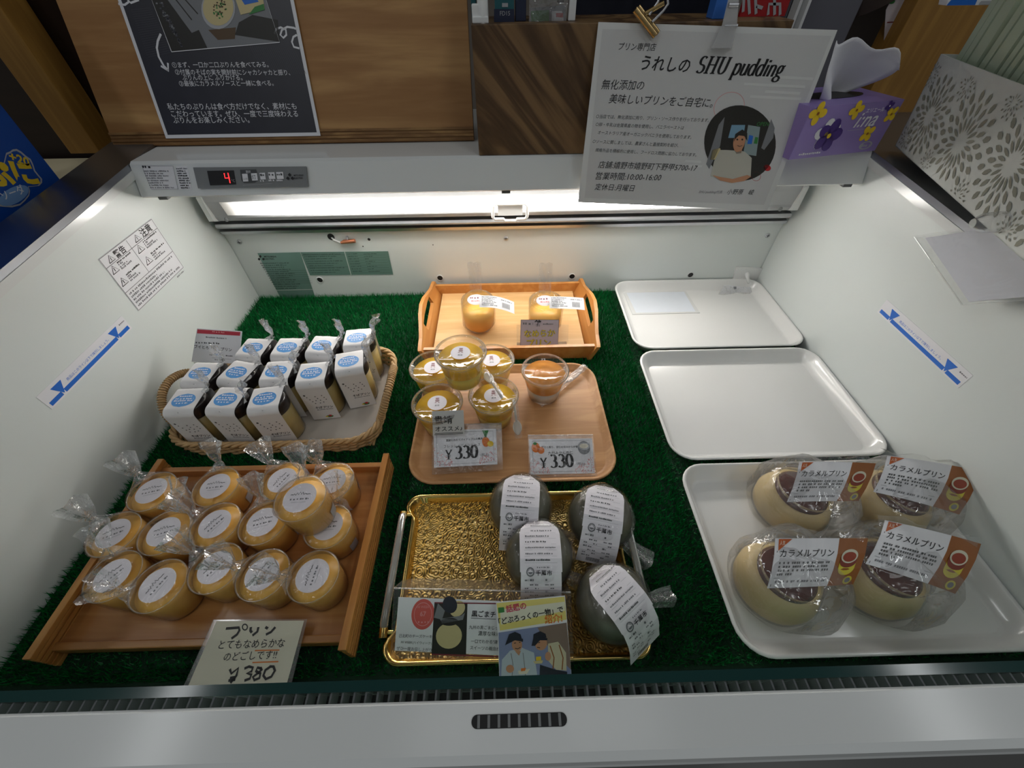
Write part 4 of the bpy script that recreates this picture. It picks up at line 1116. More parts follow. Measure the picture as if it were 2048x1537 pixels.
# wooden oak tray
K['oak'] = wood('oak_veneer', (206, 160, 112), (176, 128, 84), 3.0, (1.6, 15, 15), 0.42, 3.5, fine=0.3)
tz = 0.0085
ow_ = (0.003, -0.332, tz)
TX0, TX1, TY0, TY1 = -.1345, .1385, -.4375, -.2290
def tl(i, zz):
    out = []
    for x, y in rrect(TX0 + i, TY0 + i, TX1 - i, TY1 - i, .036 - i, 8):
        t = (y - TY0) / (TY1 - TY0)
        x = x * (1 - .030 * t); y -= .005 * (1 - ((x - .002) / .14) ** 2) * (1 - t) - .002 * (1 - ((x - .002) / .14) ** 2) * t
        out.append((x, y, zz))
    return out
L = [tl(.010, tz), tl(.003, tz + .008), tl(0, tz + .0125), tl(.0004, tz + .0140), tl(.0022, tz + .0142), tl(.004, tz + .0130), tl(.010, tz + .0058), tl(.013, tz + .0052)]
tag(MB().loft(L, K['oak'], True).build('wooden_tray', None, ow_), 'rounded oak tray in the centre holding the yellow cups and two price cards', 'tray')
ZO = tz + .0052

# tray with cut-out handles
K['bam'] = wood('light_bamboo', (232, 194, 140), (212, 168, 112), 3.5, (1.2, 14, 14), 0.4, 2, fine=0.3)
K['bamd'] = wood('orange_bamboo', (204, 146, 80), (184, 122, 60), 3.5, (14, 1.2, 14), 0.38, 2, coat=0.2)
HX0, HX1, HY0, HY1 = -.131, .134, -.203, -.012
oh_ = (0, -.107, .0085)
ht = thing('handled_tray', 'light wooden tray with cut-out side handles at the back of the centre column', 'tray', oh_)
zf = .0085
MB().box((HX0 + .004, HY0 + .004, zf + .003), (HX1 - .004, HY1 - .004, zf + .008), K['bam']).build('tray_floor', ht, oh_)
for sx, xx in ((-1, HX0), (1, HX1)):
    yc = (HY0 + HY1) / 2; hl = (HY1 - HY0) / 2 + .006
    out, inn = [], []
    N_ = 24
    for i in range(N_ + 1):
        t = -1 + 2 * i / N_
        zz = .030 + .018 * (.5 + .5 * math.cos(pi * min(1, abs(t) * 1.08)))
        out.append((yc + t * hl, zf + zz))
    # board with a slot: ring of quads between an outer outline and the slot
    M_ = 48
    ring = []
    for k in range(M_):
        a = 2 * pi * k / M_; ca, sa = math.cos(a), math.sin(a)
        slot = (yc + .040 * max(-1, min(1, ca * 1.25)) , zf + .0295 + .0085 * max(-1, min(1, sa * 1.4)))
        # outer point: cast towards the outline
        y = yc + hl * max(-1, min(1, ca * 1.9)); t = (y - yc) / hl
        zt = .030 + .018 * (.5 + .5 * math.cos(pi * min(1, abs(t) * 1.08)))
        z = zf + (zt if sa > 0.0 else 0.0) if abs(ca * 1.9) < 1 else zf + (zt * (.5 + .5 * max(-1, min(1, sa / .85))))
        ring.append(((y, z), slot))
    bb = MB(); x0, x1 = xx - .003, xx + .003
    vs = []
    for x in (x0, x1):
        vs += [(x, p[0], p[1]) for p, q in ring]; vs += [(x, q[0], q[1]) for p, q in ring]
    fs = []
    for k in range(M_):
        j = (k + 1) % M_
        fs += [(k, j, M_ + j, M_ + k), (2 * M_ + j, 2 * M_ + k, 3 * M_ + k, 3 * M_ + j), (j, k, 2 * M_ + k, 2 * M_ + j), (M_ + k, M_ + j, 3 * M_ + j, 3 * M_ + k)]
    vs = [(x + sx * (z - zf) * .42, y, z) for x, y, z in vs]
    bb.add(vs, fs, K['bamd'])
    bb.build('handle_side', ht, oh_, 0.0008)
for y0, y1, n_ in ((HY0, HY0 + .006, 'front_rail'), (HY1 - .006, HY1, 'back_rail')):
    MB().loft([[(HX0 + .003, y, zf), (HX1 - .003, y, zf), (HX1 + .008, y, zf + .026), (HX0 - .008, y, zf + .026)] for y in (y1, y0)], K['bamd'], False).build(n_, ht, oh_, 0.0008)
ZH = zf + .008

# slatted tray at front left
K['ced'] = wood('slat_wood', (196, 142, 84), (170, 112, 60), 3.5, (1.2, 16, 16), 0.36, 2, coat=0.25, fine=.3)
K['cedy'] = wood('rail_wood', (202, 146, 78), (172, 112, 54), 3.5, (16, 1.2, 16), 0.36, 2, coat=0.25, fine=.3)
SX0, SX1, SY0, SY1 = -.437, -.160, -.610, -.416
os2 = (-.30, -.513, .0085); zf = .0085
slt = thing('slatted_tray', 'wooden tray with grooved raised sides at the front left full of custard cups', 'tray', os2)
MB().box((SX0, SY0 + .006, zf + .010), (SX1, SY1 - .003, zf + .0155), K['ced']).build('tray_floor', slt, os2)
ZS = zf + .0155
for nm, y0, y1, z1 in (('front_rail', SY0 + .002, SY0 + .009, zf + .0205), ('back_rail', SY1 - .006, SY1 + .001, zf + .028)):
    MB().box((SX0, y0, zf + .006), (SX1, y1, z1), K['ced']).build(nm, slt, os2, .001)
for sx, xx in ((-1, SX0), (1, SX1)):
    bb = MB(); y0, y1 = SY0 - .007, SY1 + .009
    x0, x1 = (xx - .005, xx) if sx < 0 else (xx, xx + .005)
    for k in range(6):
        za, zb_ = zf + .0060 * k, zf + .0060 * k + .0044
        ex = .0012 if k == 5 else 0
        bb.box((x0 - ex, y0, za), (x1 + ex, y1, zb_ + ex), K['cedy'])
    bb.box((x0 + .0018, y0 + .0005, zf), (x1 - .0018, y1 - .0005, zf + .035), K['cedy'])
    bb.build('side_wall', slt, os2, .0005)

# gold tray
m, nt, bs = base_mat('embossed_gold')
N, L = nt.nodes, nt.links
bs.inputs['Base Color'].default_value = lin((250, 222, 156)); bs.inputs['Metallic'].default_value = 1.0; bs.inputs['Roughness'].default_value = 0.3
tc = N.new('ShaderNodeTexCoord'); vo = N.new('ShaderNodeTexVoronoi'); vo.inputs['Scale'].default_value = 115
L.new(tc.outputs['Object'], vo.inputs['Vector'])
mu = N.new('ShaderNodeMath'); mu.operation = 'MULTIPLY'; mu.inputs[1].default_value = 24.0; L.new(vo.outputs['Distance'], mu.inputs[0])
si = N.new('ShaderNodeMath'); si.operation = 'SINE'; L.new(mu.outputs[0], si.inputs[0])
bp = N.new('ShaderNodeBump'); bp.inputs['Strength'].default_value = 1.0; bp.inputs['Distance'].default_value = 0.0045
L.new(si.outputs[0], bp.inputs['Height']); L.new(bp.outputs['Normal'], bs.inputs['Normal'])
K['goldt'] = m
K['goldr'] = mat('gold_rim', (240, 204, 124), 0.2, metal=1.0, var=0.06)
GX0, GX1, GY0, GY1 = -.1270, .1300, -.6270, -.4530
og2 = (0, -.54, .0085); gz = .0085
gt = thing('gold_tray', 'gold tray embossed with swirls and clear side handles holding the sesame puddings', 'tray', og2)
def gl_(i, zz):
    out = []
    for x, y in rrect(GX0 + i, GY0 + i, GX1 - i, GY1 - i, .016 - i * .5, 6):
        ax = abs(x - .0015); t = (y - GY0) / (GY1 - GY0)
        # waist where the handles sit
        if .10 < t < .90 and ax > .10: x -= math.copysign(.0085 * min(1, (t - .10) / .05) * min(1, (.90 - t) / .05), x)
        out.append((x, y, zz))
    return out
def dens(lp):
    o = []
    for k in range(len(lp)):
        a, b_ = V(lp[k]), V(lp[(k + 1) % len(lp)]); n = max(1, int((b_ - a).length / .006))
        o += [a.lerp(b_, i / n) for i in range(n)]
    return o
def gl2(i, zz):
    base = []
    pts = rrect(GX0 + i, GY0 + i, GX1 - i, GY1 - i, .016 - i * .5, 6)
    for x, y, z in dens(rz(pts, 0)):
        t = (y - GY0) / (GY1 - GY0); ax = abs(x - .0015)
        if .12 < t < .88 and ax > .09: x -= math.copysign(.0085 * max(0, min(1, (t - .12) / .04, (.88 - t) / .04)), x)
        base.append((x, y, zz))
    return base
cnt = len(gl2(0, 0))
def fit(lp):
    return lp if len(lp) == cnt else [lp[int(i * len(lp) / cnt)] for i in range(cnt)]
L_ = [fit(gl2(i, z)) for i, z in ((.007, gz), (.0015, gz + .010), (0, gz + .0120), (.0006, gz + .0132), (.003, gz + .0132), (.0046, gz + .0110), (.0075, gz + .0040))]
bb = MB(); bb.loft(L_, K['goldr'], True, True, False); bb.add(L_[-1], [tuple(range(cnt))], K['goldt'])
bb.build('tray_body', gt, og2)
for sx in (-1, 1):
    x = GX0 - .0015 if sx < 0 else GX1 + .0015
    bb = MB(); bb.tube([(x, GY0 + .030, gz + .012), (x, GY0 + .034, gz + .0165), (x, GY1 - .030, gz + .0165), (x, GY1 - .024, gz + .012)], [.0035, .0042, .0042, .0035], film('handle_plastic' if sx < 0 else 'handle_plastic_r', tint=(226, 222, 204), gloss=1.0, base=.3, rough=.08, bump=0, milky=.22), 10)
    bb.build('handle', gt, og2)
    bb = MB()
    for yy in (GY0 + .028, GY1 - .026):
        bb.tube([(x, yy - .004, gz + .011), (x, yy + .004, gz + .0135)], .0046, K['goldr'], 10)
        bb.tube([(x - sx * .009, yy, gz + .0115), (x, yy, gz + .0125)], .0022, K['goldr'], 8)
    bb.build('handle_mount', gt, og2)
ZG = gz + .0040

# wicker basket with white board
KX0, KX1, KY0, KY1 = -.452, -.186, -.377, -.205
ok = (-.31, -.29, .0085); kz = .0085
K['wick'] = mat('wicker', (186, 152, 106), 0.55, var=0.3, vscale=120)
bk_ = thing('wicker_basket', 'tan wicker basket with loop handles holding the white-banded jars', 'basket', ok)
bb = MB()
per = [V((x, y, 0)) for x, y in rrect(KX0, KY0, KX1, KY1, .035, 8)]
tot = 360; seg = []
lens = [(per[(i + 1) % len(per)] - per[i]).length for i in range(len(per))]; T_ = sum(lens)
def along(t):
    t = (t % 1) * T_
    for i, l_ in enumerate(lens):
        if t <= l_: return per[i].lerp(per[(i + 1) % len(per)], t / l_)
        t -= l_
    return per[0].copy()
ctr = V(((KX0 + KX1) / 2, (KY0 + KY1) / 2, 0))
for k in range(6):
    pts = []
    for i in range(tot):
        t = i / tot; p = along(t); o_ = (p - ctr).normalized()
        w_ = math.sin(2 * pi * 36 * t + k * pi) * .0018
        pts.append(tuple(p + o_ * (w_ + .0012 * k) + V((0, 0, kz + .0022 + .0042 * k + .0006 * math.sin(2 * pi * 18 * t)))))
    bb.tube(pts, .0023, K['wick'], 6, closed=True)
for k in range(3):                                    # twisted rim
    pts = []
    for i in range(tot):
        t = i / tot; p = along(t); o_ = (p - ctr).normalized(); a = 2 * pi * 26 * t + k * 2 * pi / 3
        pts.append(tuple(p + o_ * (.007 + .0025 * math.cos(a)) + V((0, 0, kz + .028 + .0025 * math.sin(a)))))
    bb.tube(pts, .0024, K['wick'], 6, closed=True)
bb.build('woven_side', bk_, ok)
bb = MB()
for i in range(58):
    x = KX0 + .004 + i * (KX1 - KX0 - .008) / 57
    bb.tube([(x, KY0 + .006, kz + .002), (x, KY1 - .006, kz + .002)], .0018, K['wick'], 5)
bb.build('woven_bottom', bk_, ok)
for sx in (-1, 1):
    bb = MB(); x = KX0 - .006 if sx < 0 else KX1 + .006; pts = []
    for i in range(15):
        a = pi * i / 14
        pts.append((x + sx * .016 * math.sin(a), (KY0 + KY1) / 2 - .010 - .045 * math.cos(a), kz + .026 + .036 * math.sin(a)))
    bb.tube(pts, .0042, K['wick'], 8)
    for i in range(40):
        a = pi * (i + .5) / 40; c = V((x + sx * .016 * math.sin(a), (KY0 + KY1) / 2 - .010 - .045 * math.cos(a), kz + .026 + .036 * math.sin(a)))
        tt = V((sx * .016 * math.cos(a), .045 * math.sin(a), .036 * math.cos(a))).normalized()
        xx = tt.cross(V((1, 0, 0))).normalized(); yy = tt.cross(xx)
        bb.tube([tuple(c + .0046 * (math.cos(q) * xx + math.sin(q) * yy) + tt * .0006 * math.sin(q)) for q in [2 * pi * z / 8 for z in range(8)]], .0012, K['wick'], 4, closed=True)
    bb.build('handle', bk_, ok)
tag(MB().box((KX0 + .008, KY0 + .008, kz + .0042), (KX1 - .008, KY1 - .008, kz + .0056), mat('basket_board', (196, 188, 178), .6)).build('white_board', None, ((KX0 + KX1) / 2, (KY0 + KY1) / 2, kz + .0042)), 'off-white cardboard sheet lining the bottom of the wicker basket', 'board')
ZK = kz + .0056

# ================================================================== wrapping film
def bag_tail(b, p, d, side, L, w0, w1, m, seed=0, n=8, k=9, curl=0.004):
    """gathered end of a bag: a crinkled fan from p along d"""
    d = V(d).normalized(); side = V(side).normalized(); nn = d.cross(side).normalized(); gr = []
    for j in range(k + 1):
        t = j / k; w_ = w0 + (w1 - w0) * (t ** .8); row = []
        for i in range(n + 1):
            q = 2 * i / n - 1
            z = curl * math.sin(q * 5 + seed) * (.4 + t) + .003 * noise.noise(V((q * 2.2 + seed * 3.1, t * 3, seed))) + curl * .8 * math.sin(t * 3 + seed)
            row.append(V(p) + d * (L * t * (1 - .12 * q * q)) + side * (w_ * q) + nn * z)
        gr.append(row)
    b.loft(gr, m, True, closed=False)
def wrap(b, prof, m, seed, amp=.0010, n=36, az=None):
    loops = []
    for r, z in prof:
        lp = []
        for i in range(n):
            a = 2 * pi * i / n; c, s_ = math.cos(a), math.sin(a)
            q = r + amp * noise.noise(V((c * 2.5 + seed, s_ * 2.5, z * 60))) * 2
            lp.append((q * c, q * s_, z))
        loops.append(lp)
    b.loft(loops, m, True, False, False)

# ================================================================== custard cups on the slatted tray
K['custard'] = mat('custard', (246, 190, 92), 0.35, var=0.05, vscale=40, sss=0.0)
K['labelp'] = mat('label_paper', (236, 232, 238), 0.5, var=0.0)
def make_custard(az, seed):
    r = thing('custard_cup', 'x', 'pudding cup', (0, 0, 0), (0, 0, 0), 'wrapped custard cups on the slatted tray')
    MB().lathe([(.0001, .0012), (.0196, .0012), (.0209, .003), (.0230, .0350), (.0001, .0355)], K['custard'], 40).build('custard', r)
    MB().lathe([(.0001, 0), (.0199, 0), (.0213, .0015), (.0236, .0390), (.0242, .0405), (.0244, .0417), (.0238, .0421), (.0234, .0410)], K['clear'], 40).lathe([(.0235, .0414), (.0241, .0409), (.0246, .0414), (.0241, .0420), (.0235, .0414)], K['clearm'], 40).build('cup', r)  # milky ring: the bright highlight along the rim put into its colour
    s = Sheet((0, 0, .0425), (1, 0, 0), (0, 1, 0))
    s.disc((0, 0), .0156, K['labelp'], 1, 36)
    s.line([(-.0095, .0030), (-.0085, .0036), (-.0072, .0030), (-.0060, .0042), (-.0046, .0026), (-.0034, .0052), (-.0020, .0030), (-.0008, .0060), (.0006, .0032), (.0020, .0056), (.0032, .0030), (.0048, .0040), (.0062, .0030), (.0082, .0034), (.0095, .0030)], .0007, K['greyd'], 2)
    s.greek((-.0088, -.0026), (.0090, -.0026), .0021, K['grey'], 2, 3)
    s.line([(-.0070, -.0050), (.0070, -.0050)], .0004, K['lgrey'], 2)
    s.build('round_label', r)
    b = MB(); a0 = az - 1.9
    q = [[((.0216 + z * .06) * math.cos(a0 + .05 * i), (.0216 + z * .06) * math.sin(a0 + .05 * i), z) for i in range(11)] for z in (.004, .018)]
    b.loft(q, K['lgrey'], True, closed=False); b.build('info_sticker', r)
    b = MB(); wrap(b, [(.0222, .002), (.0240, .018), (.0249, .037), (.0249, .0425), (.0240, .0437), (.015, .0439), (.0001, .0439)], K['film'], seed, .0005)
    e = V((math.cos(az), math.sin(az), 0)); sd = V((-e.y, e.x, 0))
    bag_tail(b, e * .022 + V((0, 0, .0405)), e * .50 + V((0, 0, .80)), sd, .012, .016, .0035, K['filmc'], seed, 8, 4, .002)
    bag_tail(b, e * .0272 + V((0, 0, .049)), e * (.55 if seed % 2 else .25) + V((0, 0, .85)), sd, .030, .003, .0150, K['filmc'], seed + 5)
    b.build('plastic_wrap', r)
    return r
cv = [make_custard(1.7, 1), make_custard(2.2, 2), make_custard(1.2, 3)]
used = set()
CT = ZS + .0430
cups = [  # px, py of the label, height of its top, turn of the label, tail kind, label
    (300, 984, CT, .25, 1, 'custard cup at the left end of the back row on the slatted tray'),
    (430, 975, CT, .1, 0, 'second custard cup from the left in the back row, with round fan of wrap'),
    (563, 962, CT, 1.1, 2, 'custard cup in the back row half hidden behind the stacked cup'),
    (663, 962, CT, .1, 1, 'custard cup in the back right corner of the slatted tray beside the rail'),
    (222, 1067, CT, .45, 1, 'leftmost custard cup of the middle row, overhanging the grooved side'),
    (322, 1067, CT, .3, 2, 'second custard cup from the left in the middle row'),
    (430, 1047, CT, 1.0, 0, 'middle custard cup of the middle row, third from the left'),
    (525, 1042, CT, .25, 0, 'middle row custard cup directly left of the stacked pair'),
    (650, 1062, CT, .1, 2, 'custard cup carrying another cup on its top'),
    (229, 1143, CT, .95, 2, 'custard cup at the left end of the front row'),
    (328, 1166, CT, 1.2, 1, 'front row custard cup nearest the glass, second from the left'),
    (427, 1137, CT, .95, 0, 'middle custard cup of the front row, third from the left'),
    (525, 1147, CT, 1.2, 0, 'fourth custard cup in the front row, left of the corner cup'),
    (618, 1138, CT, 1.5, 0, 'custard cup at the right end of the front row beside the rail'),
]
def place(protos, k, loc, rot, label):
    if k not in used:
        used.add(k); o = protos[k]; o.location = loc; o.rotation_euler = rot; o['label'] = label; return o
    return dup(protos[k], loc, rot, label)
CUPS = []
for px, py, zt, rz_, k, lb in cups:
    p = PZ(px, py, zt); p.x = max(-.412, p.x)
    CUPS.append([p, rz_, k, lb])
for it in range(60):                                  # nudge apart so that no cup stands in another
    for i in range(len(CUPS)):
        for j in range(i):
            d = CUPS[i][0] - CUPS[j][0]; d.z = 0
            if d.length < .0492:
                q = d.normalized() * (.0492 - d.length) * .5
                CUPS[i][0] += q; CUPS[j][0] -= q
        c = CUPS[i][0]; c.x = min(SX1 - .0310, max(SX0 + .022, c.x)); c.y = min(SY1 - .030, max(SY0 + .036, c.y))
for p, rz_, k, lb in CUPS: place(cv, k, (p.x, p.y, ZS), (0, 0, rz_), lb)
pb_ = CUPS[8][0]
pt = PZ(599, 995, ZS + .0430 + .0445)
dxy = V((pt.x - pb_.x, pt.y - pb_.y, 0)); 
dup(cv[0], (pt.x, pt.y, ZS + .0443), (0, 0, .05), 'custard cup stacked on top of another, standing highest on the slatted tray')

# ================================================================== jars in the wicker basket
K['soba'] = mat('pale_pudding', (222, 198, 124), 0.4, var=0.04, vscale=30)
K['lid'] = mat('dark_brown_lid', (38, 32, 32), 0.3, var=0.1)
K['band'] = mat('white_band', (232, 230, 230), 0.5, var=0.01)
K['sky'] = ink('sky_blue_ink', (84, 150, 214))
JR, JH = .0222, .0735
def band_path():
    d = JR + .0012; r = .009; pts = [(-d, .002)]
    for i in range(9):
        a = pi - i * pi / 2 / 8
        pts.append((-d + r + r * math.cos(a), JH + .001 - r + r * math.sin(a)))
    for i in range(9):
        a = pi / 2 - i * pi / 2 / 8
        pts.append((d - r + r * math.cos(a), JH + .001 - r + r * math.sin(a)))
    pts.append((d, .012)); return pts
BP = band_path(); BL = [0]
for i in range(1, len(BP)): BL.append(BL[-1] + math.hypot(BP[i][0] - BP[i - 1][0], BP[i][1] - BP[i - 1][1]))
def band_at(u, v, d):
    for i in range(len(BL) - 1):
        if v <= BL[i + 1] or i == len(BL) - 2:
            t = (v - BL[i]) / (BL[i + 1] - BL[i]); a, b = BP[i], BP[i + 1]
            tx, tz = (b[0] - a[0]), (b[1] - a[1]); q = math.hypot(tx, tz)
            return (u, a[0] + tx * t - tz / q * d, a[1] + tz * t + tx / q * d)
def make_jar(az, seed):
    r = thing('pudding_jar', 'x', 'pudding jar', (0, 0, 0), (0, 0, 0), 'white-banded pudding jars in the wicker basket')
    MB().lathe([(.0001, .001), (.0190, .001), (.0212, .004), (.0215, .052), (.0001, .0525)], K['soba'], 32).build('pudding', r)
    MB().lathe([(.0001, 0), (.0195, 0), (.0218, .003), (.0220, .0535), (.0205, .0545)], K['clear'], 32).build('glass', r)
    MB().lathe([(.0212, .0535), (.0221, .0550), (.0221, .0700), (.0205, .0722), (.0001, .0725)], K['lid'], 32).build('lid', r)
    s = Sheet((0, 0, 0), (1, 0, 0), (0, 0, 1), bend=band_at)
    W = .0188; fl = BL[1]; tot = BL[-1]; topc = (BL[9] + BL[10]) / 2
    for i in range(len(BL) - 1):
        a, c = BL[i], BL[i + 1]
        s.raw([(-W, a), (W, a), (W, c), (-W, c)], [(0, 1, 2, 3)], K['band'], 0)
        s.raw([(-W, a), (W, a), (W, c), (-W, c)], [(3, 2, 1, 0)], K['band'], -3)
    s.text('そばプリン', (-.0080, .0235), (.0160, .0235), K['black'], 1, 0.025)
    s.greek((-.0070, .0198), (.0150, .0198), .0018, K['grey'], 1, 2)
    s.ell((.005, .005), (.010, .005), (.005, .0075), K['green'], 1); s.ell((.006, .0064), (.0085, .0064), (.006, .0084), K['red'], 2); s.ell((.001, .005), (.003, .005), (.001, .0062), K['yellow'], 2)
    for u, v in ((-.0115, .0475), (-.0090, .0430), (-.0068, .0385), (-.0045, .0345), (-.0005, .0480), (.0015, .0440), (.0040, .0400), (-.0020, .0400), (.0085, .0490), (.0105, .0450), (.0120, .0410), (.0070, .0360), (.0020, .0345)):
        s.disc((u, v), .0009, K['greyd'], 1, 8)
    s.disc((-.0135, .0515), .0015, K['greyd'], 1, 8)
    # oval sticker on the top, bent over it strip by strip
    n = 14; cu, cv_, ra, rb_ = -.001, topc - .002, .0142, .0112
    for k in range(n):
        v0, v1 = -1 + 2 * k / n, -1 + 2 * (k + 1) / n
        h0, h1 = math.sqrt(max(0, 1 - v0 * v0)), math.sqrt(max(0, 1 - v1 * v1))
        s.raw([(cu - ra * h0, cv_ + v0 * rb_), (cu + ra * h0, cv_ + v0 * rb_), (cu + ra * h1, cv_ + v1 * rb_), (cu - ra * h1, cv_ + v1 * rb_)], [(0, 1, 2, 3)], K['sky'], 1)
    for k, (v, L_) in enumerate(((.0056, .008), (.0014, .0112), (-.0020, .0115), (-.0060, .007))):
        s.greek((cu - L_, cv_ + v), (cu + L_, cv_ + v), .0024, K['labelp'], 2, k)
    s.build('paper_band', r)
    b = MB(); wrap(b, [(.0200, .0015), (.0226, .004), (.0227, .056), (.0227, .0695), (.0208, .0730), (.0001, .0732)], K['film'], seed, .0001, 32)
    e = V((math.cos(az), math.sin(az), 0)); sd = V((-e.y, e.x, 0))
    bag_tail(b, e * .0205 + V((0, 0, .0700)), e * .4 + V((0, 0, .8)), sd, .012, .013, .004, K['filmc'], seed, 8, 4, .002)
    bag_tail(b, e * .0255 + V((0, 0, .0800)), e * .25 + V((0, 0, 1)), sd, .026, .004, .0125, K['filmc'], seed + 3)
    b.build('plastic_wrap', r)
    return r
jv = [make_jar(.55, 1), make_jar(.85, 2), make_jar(.15, 4)]
used = set()
JT = ZK + JH + .001
jars = [(512, 695, -.10, 1, 'pudding jar at the left end of the basket back row, beside the price card'), (577, 695, -.04, 0, 'second pudding jar from the left in the basket back row'),
        (642, 690, -.10, 0, 'third pudding jar from the left in the basket back row'), (716, 672, .10, 2, 'pudding jar in the back right corner of the wicker basket'),
        (402, 747, -.05, 0, 'leftmost pudding jar of the middle row, below the price card'), (476, 745, -.25, 1, 'second pudding jar from the left in the middle row of the basket'),
        (560, 741, .05, 2, 'third pudding jar from the left in the middle row of the basket'), (622, 744, .10, 0, 'fourth pudding jar of the middle row, at the edge of the empty board'),
        (697, 722, .22, 2, 'rightmost pudding jar of the middle row by the right basket handle'),
        (366, 806, .02, 0, 'pudding jar at the front left corner of the wicker basket'), (450, 806, -.06, 2, 'middle jar of the three in the basket front row'), (527, 803, .14, 1, 'right-hand jar of the basket front row, beside the bare board')]
JA = []
for px, py, rz_, k, lb in jars:
    p = PZ(px, py, JT); JA.append([p, rz_, k, lb])
for it in range(60):
    for i in range(len(JA)):
        for j in range(i):
            d = JA[i][0] - JA[j][0]; d.z = 0
            if d.length < .0490:
                q = d.normalized() * (.0490 - d.length) * .5; JA[i][0] += q; JA[j][0] -= q
        c = JA[i][0]; c.x = min(KX1 - .030, max(KX0 + .030, c.x)); c.y = min(KY1 - .027, max(KY0 + .029, c.y))
for p, rz_, k, lb in JA: place(jv, k, (p.x, p.y, ZK + .0006), (0, 0, rz_), lb)

# ================================================================== yellow cups on the oak tray
K['jelly'] = mat('yellow_jelly', (255, 198, 26), 0.25, var=0.06, vscale=60, coat=0.5)
K['mousse'] = mat('yellow_mousse', (250, 228, 110), 0.4, var=0.03)
K['ojelly'] = mat('orange_jelly', (255, 168, 60), 0.25, coat=0.5)
K['milk'] = mat('white_mousse', (240, 234, 224), 0.4)
def make_lidcup(seed, c1, c2, nm):
    r = thing(nm, 'x', 'pudding cup', (0, 0, 0), (0, 0, 0), 'lidded yellow pudding cups on the oak tray' if nm == 'lidded_cup' else None)
    MB().lathe([(.0001, .0015), (.0218, .0015), (.0262, .0240), (.0001, .0242)], c2, 40).build('mousse', r)
    MB().lathe([(.0263, .0243), (.0294, .0432), (.0001, .0437)], c1, 40).build('jelly', r)
    MB().lathe([(.0001, 0), (.0222, 0), (.0230, .001), (.0308, .0470), (.0335, .0482), (.0340, .0500)], K['clear'], 44).build('cup', r)
    b = MB(); b.lathe([(.0342, .0478), (.0346, .0500), (.0340, .0528), (.0325, .0534), (.0310, .0528), (.0302, .0505), (.0296, .0500), (.0001, .0500)], K['lidc'], 48)
    b.lathe([(.0330, .0536), (.0345, .0520), (.0330, .0514), (.0322, .0526), (.0330, .0536)], K['clearm'], 48)
    b.lathe([(.0306, .0518), (.0311, .0524), (.0306, .0530), (.0301, .0524), (.0306, .0518)], K['clearm'], 48)
    s = Sheet((0, 0, .0503), (1, 0, 0), (0, 1, 0)); s.mb = b
    s.text('PS', (-.003, .021), (.003, .021), K['clearm'], 1)
    b.build('lid', r)
    if nm == 'lidded_cup':
        s = Sheet((0, 0, .0508), (1, 0, 0), (0, 1, 0))
        s.disc((0, 0), .0128, K['labelp'], 1, 36)
        for v, w_ in ((.0068, .0036), (.0030, .0042)):
            s.poly([(-w_, v - .0018), (-w_ * .45, v), (w_ * .45, v), (w_, v - .0018), (w_ * .75, v - .0010), (0, v - .0012), (-w_ * .75, v - .0010)], K['darkred'], 2)
            s.poly([(-w_ * .75, v + .0006), (w_ * .75, v + .0006), (w_ * .6, v + .0017), (-w_ * .6, v + .0017)], K['darkred'], 2)
        s.poly([(-.0040, -.0005), (-.0012, .0010), (-.0012, -.0004)], K['darkred'], 2); s.poly([(.0040, -.0005), (.0012, .0010), (.0012, -.0004)], K['darkred'], 2)
        s.text('貴靖', (-.0030, -.0060), (.0030, -.0060), K['greyd'], 2)
        s.build('round_sticker', r)
    return r
lc = [make_lidcup(1, K['jelly'], K['mousse'], 'lidded_cup')]
used = set()
ZL = ZO + .0006; LT = ZL + .051
ys = [(866, 737, 'yellow lidded cup with glaring lid at the back left, partly under the stacked cup'), (983, 722, 'yellow lidded cup at the back right behind the stacked cup'),
      (874, 803, 'yellow lidded cup at the front left, behind the handwritten note'), (987, 789, 'yellow lidded cup at the front right of the group with a wrapped spoon')]
Y = [[PZ(px, py, LT), lb] for px, py, lb in ys]
for it in range(40):
    for i in range(4):
        for j in range(i):
            d = Y[i][0] - Y[j][0]; d.z = 0
            if d.length < .0695:
                q = d.normalized() * (.0695 - d.length) * .5; Y[i][0] += q; Y[j][0] -= q
for p, lb in Y: place(lc, 0, (p.x, p.y, ZL), (0, 0, .05), lb)
p = PZ(921, 706, LT + .0535)
dup(lc[0], (p.x, p.y, ZL + .0540), (0, 0, -.05), 'yellow lidded cup stacked on top of the other four')
oc_ = make_lidcup(2, K['ojelly'], K['milk'], 'orange_lidded_cup')
p = PZ(1090, 741, LT); oc_.location = (p.x, p.y, ZL); oc_['label'] = 'orange and white layered cup with clear lid standing alone on the oak tray'

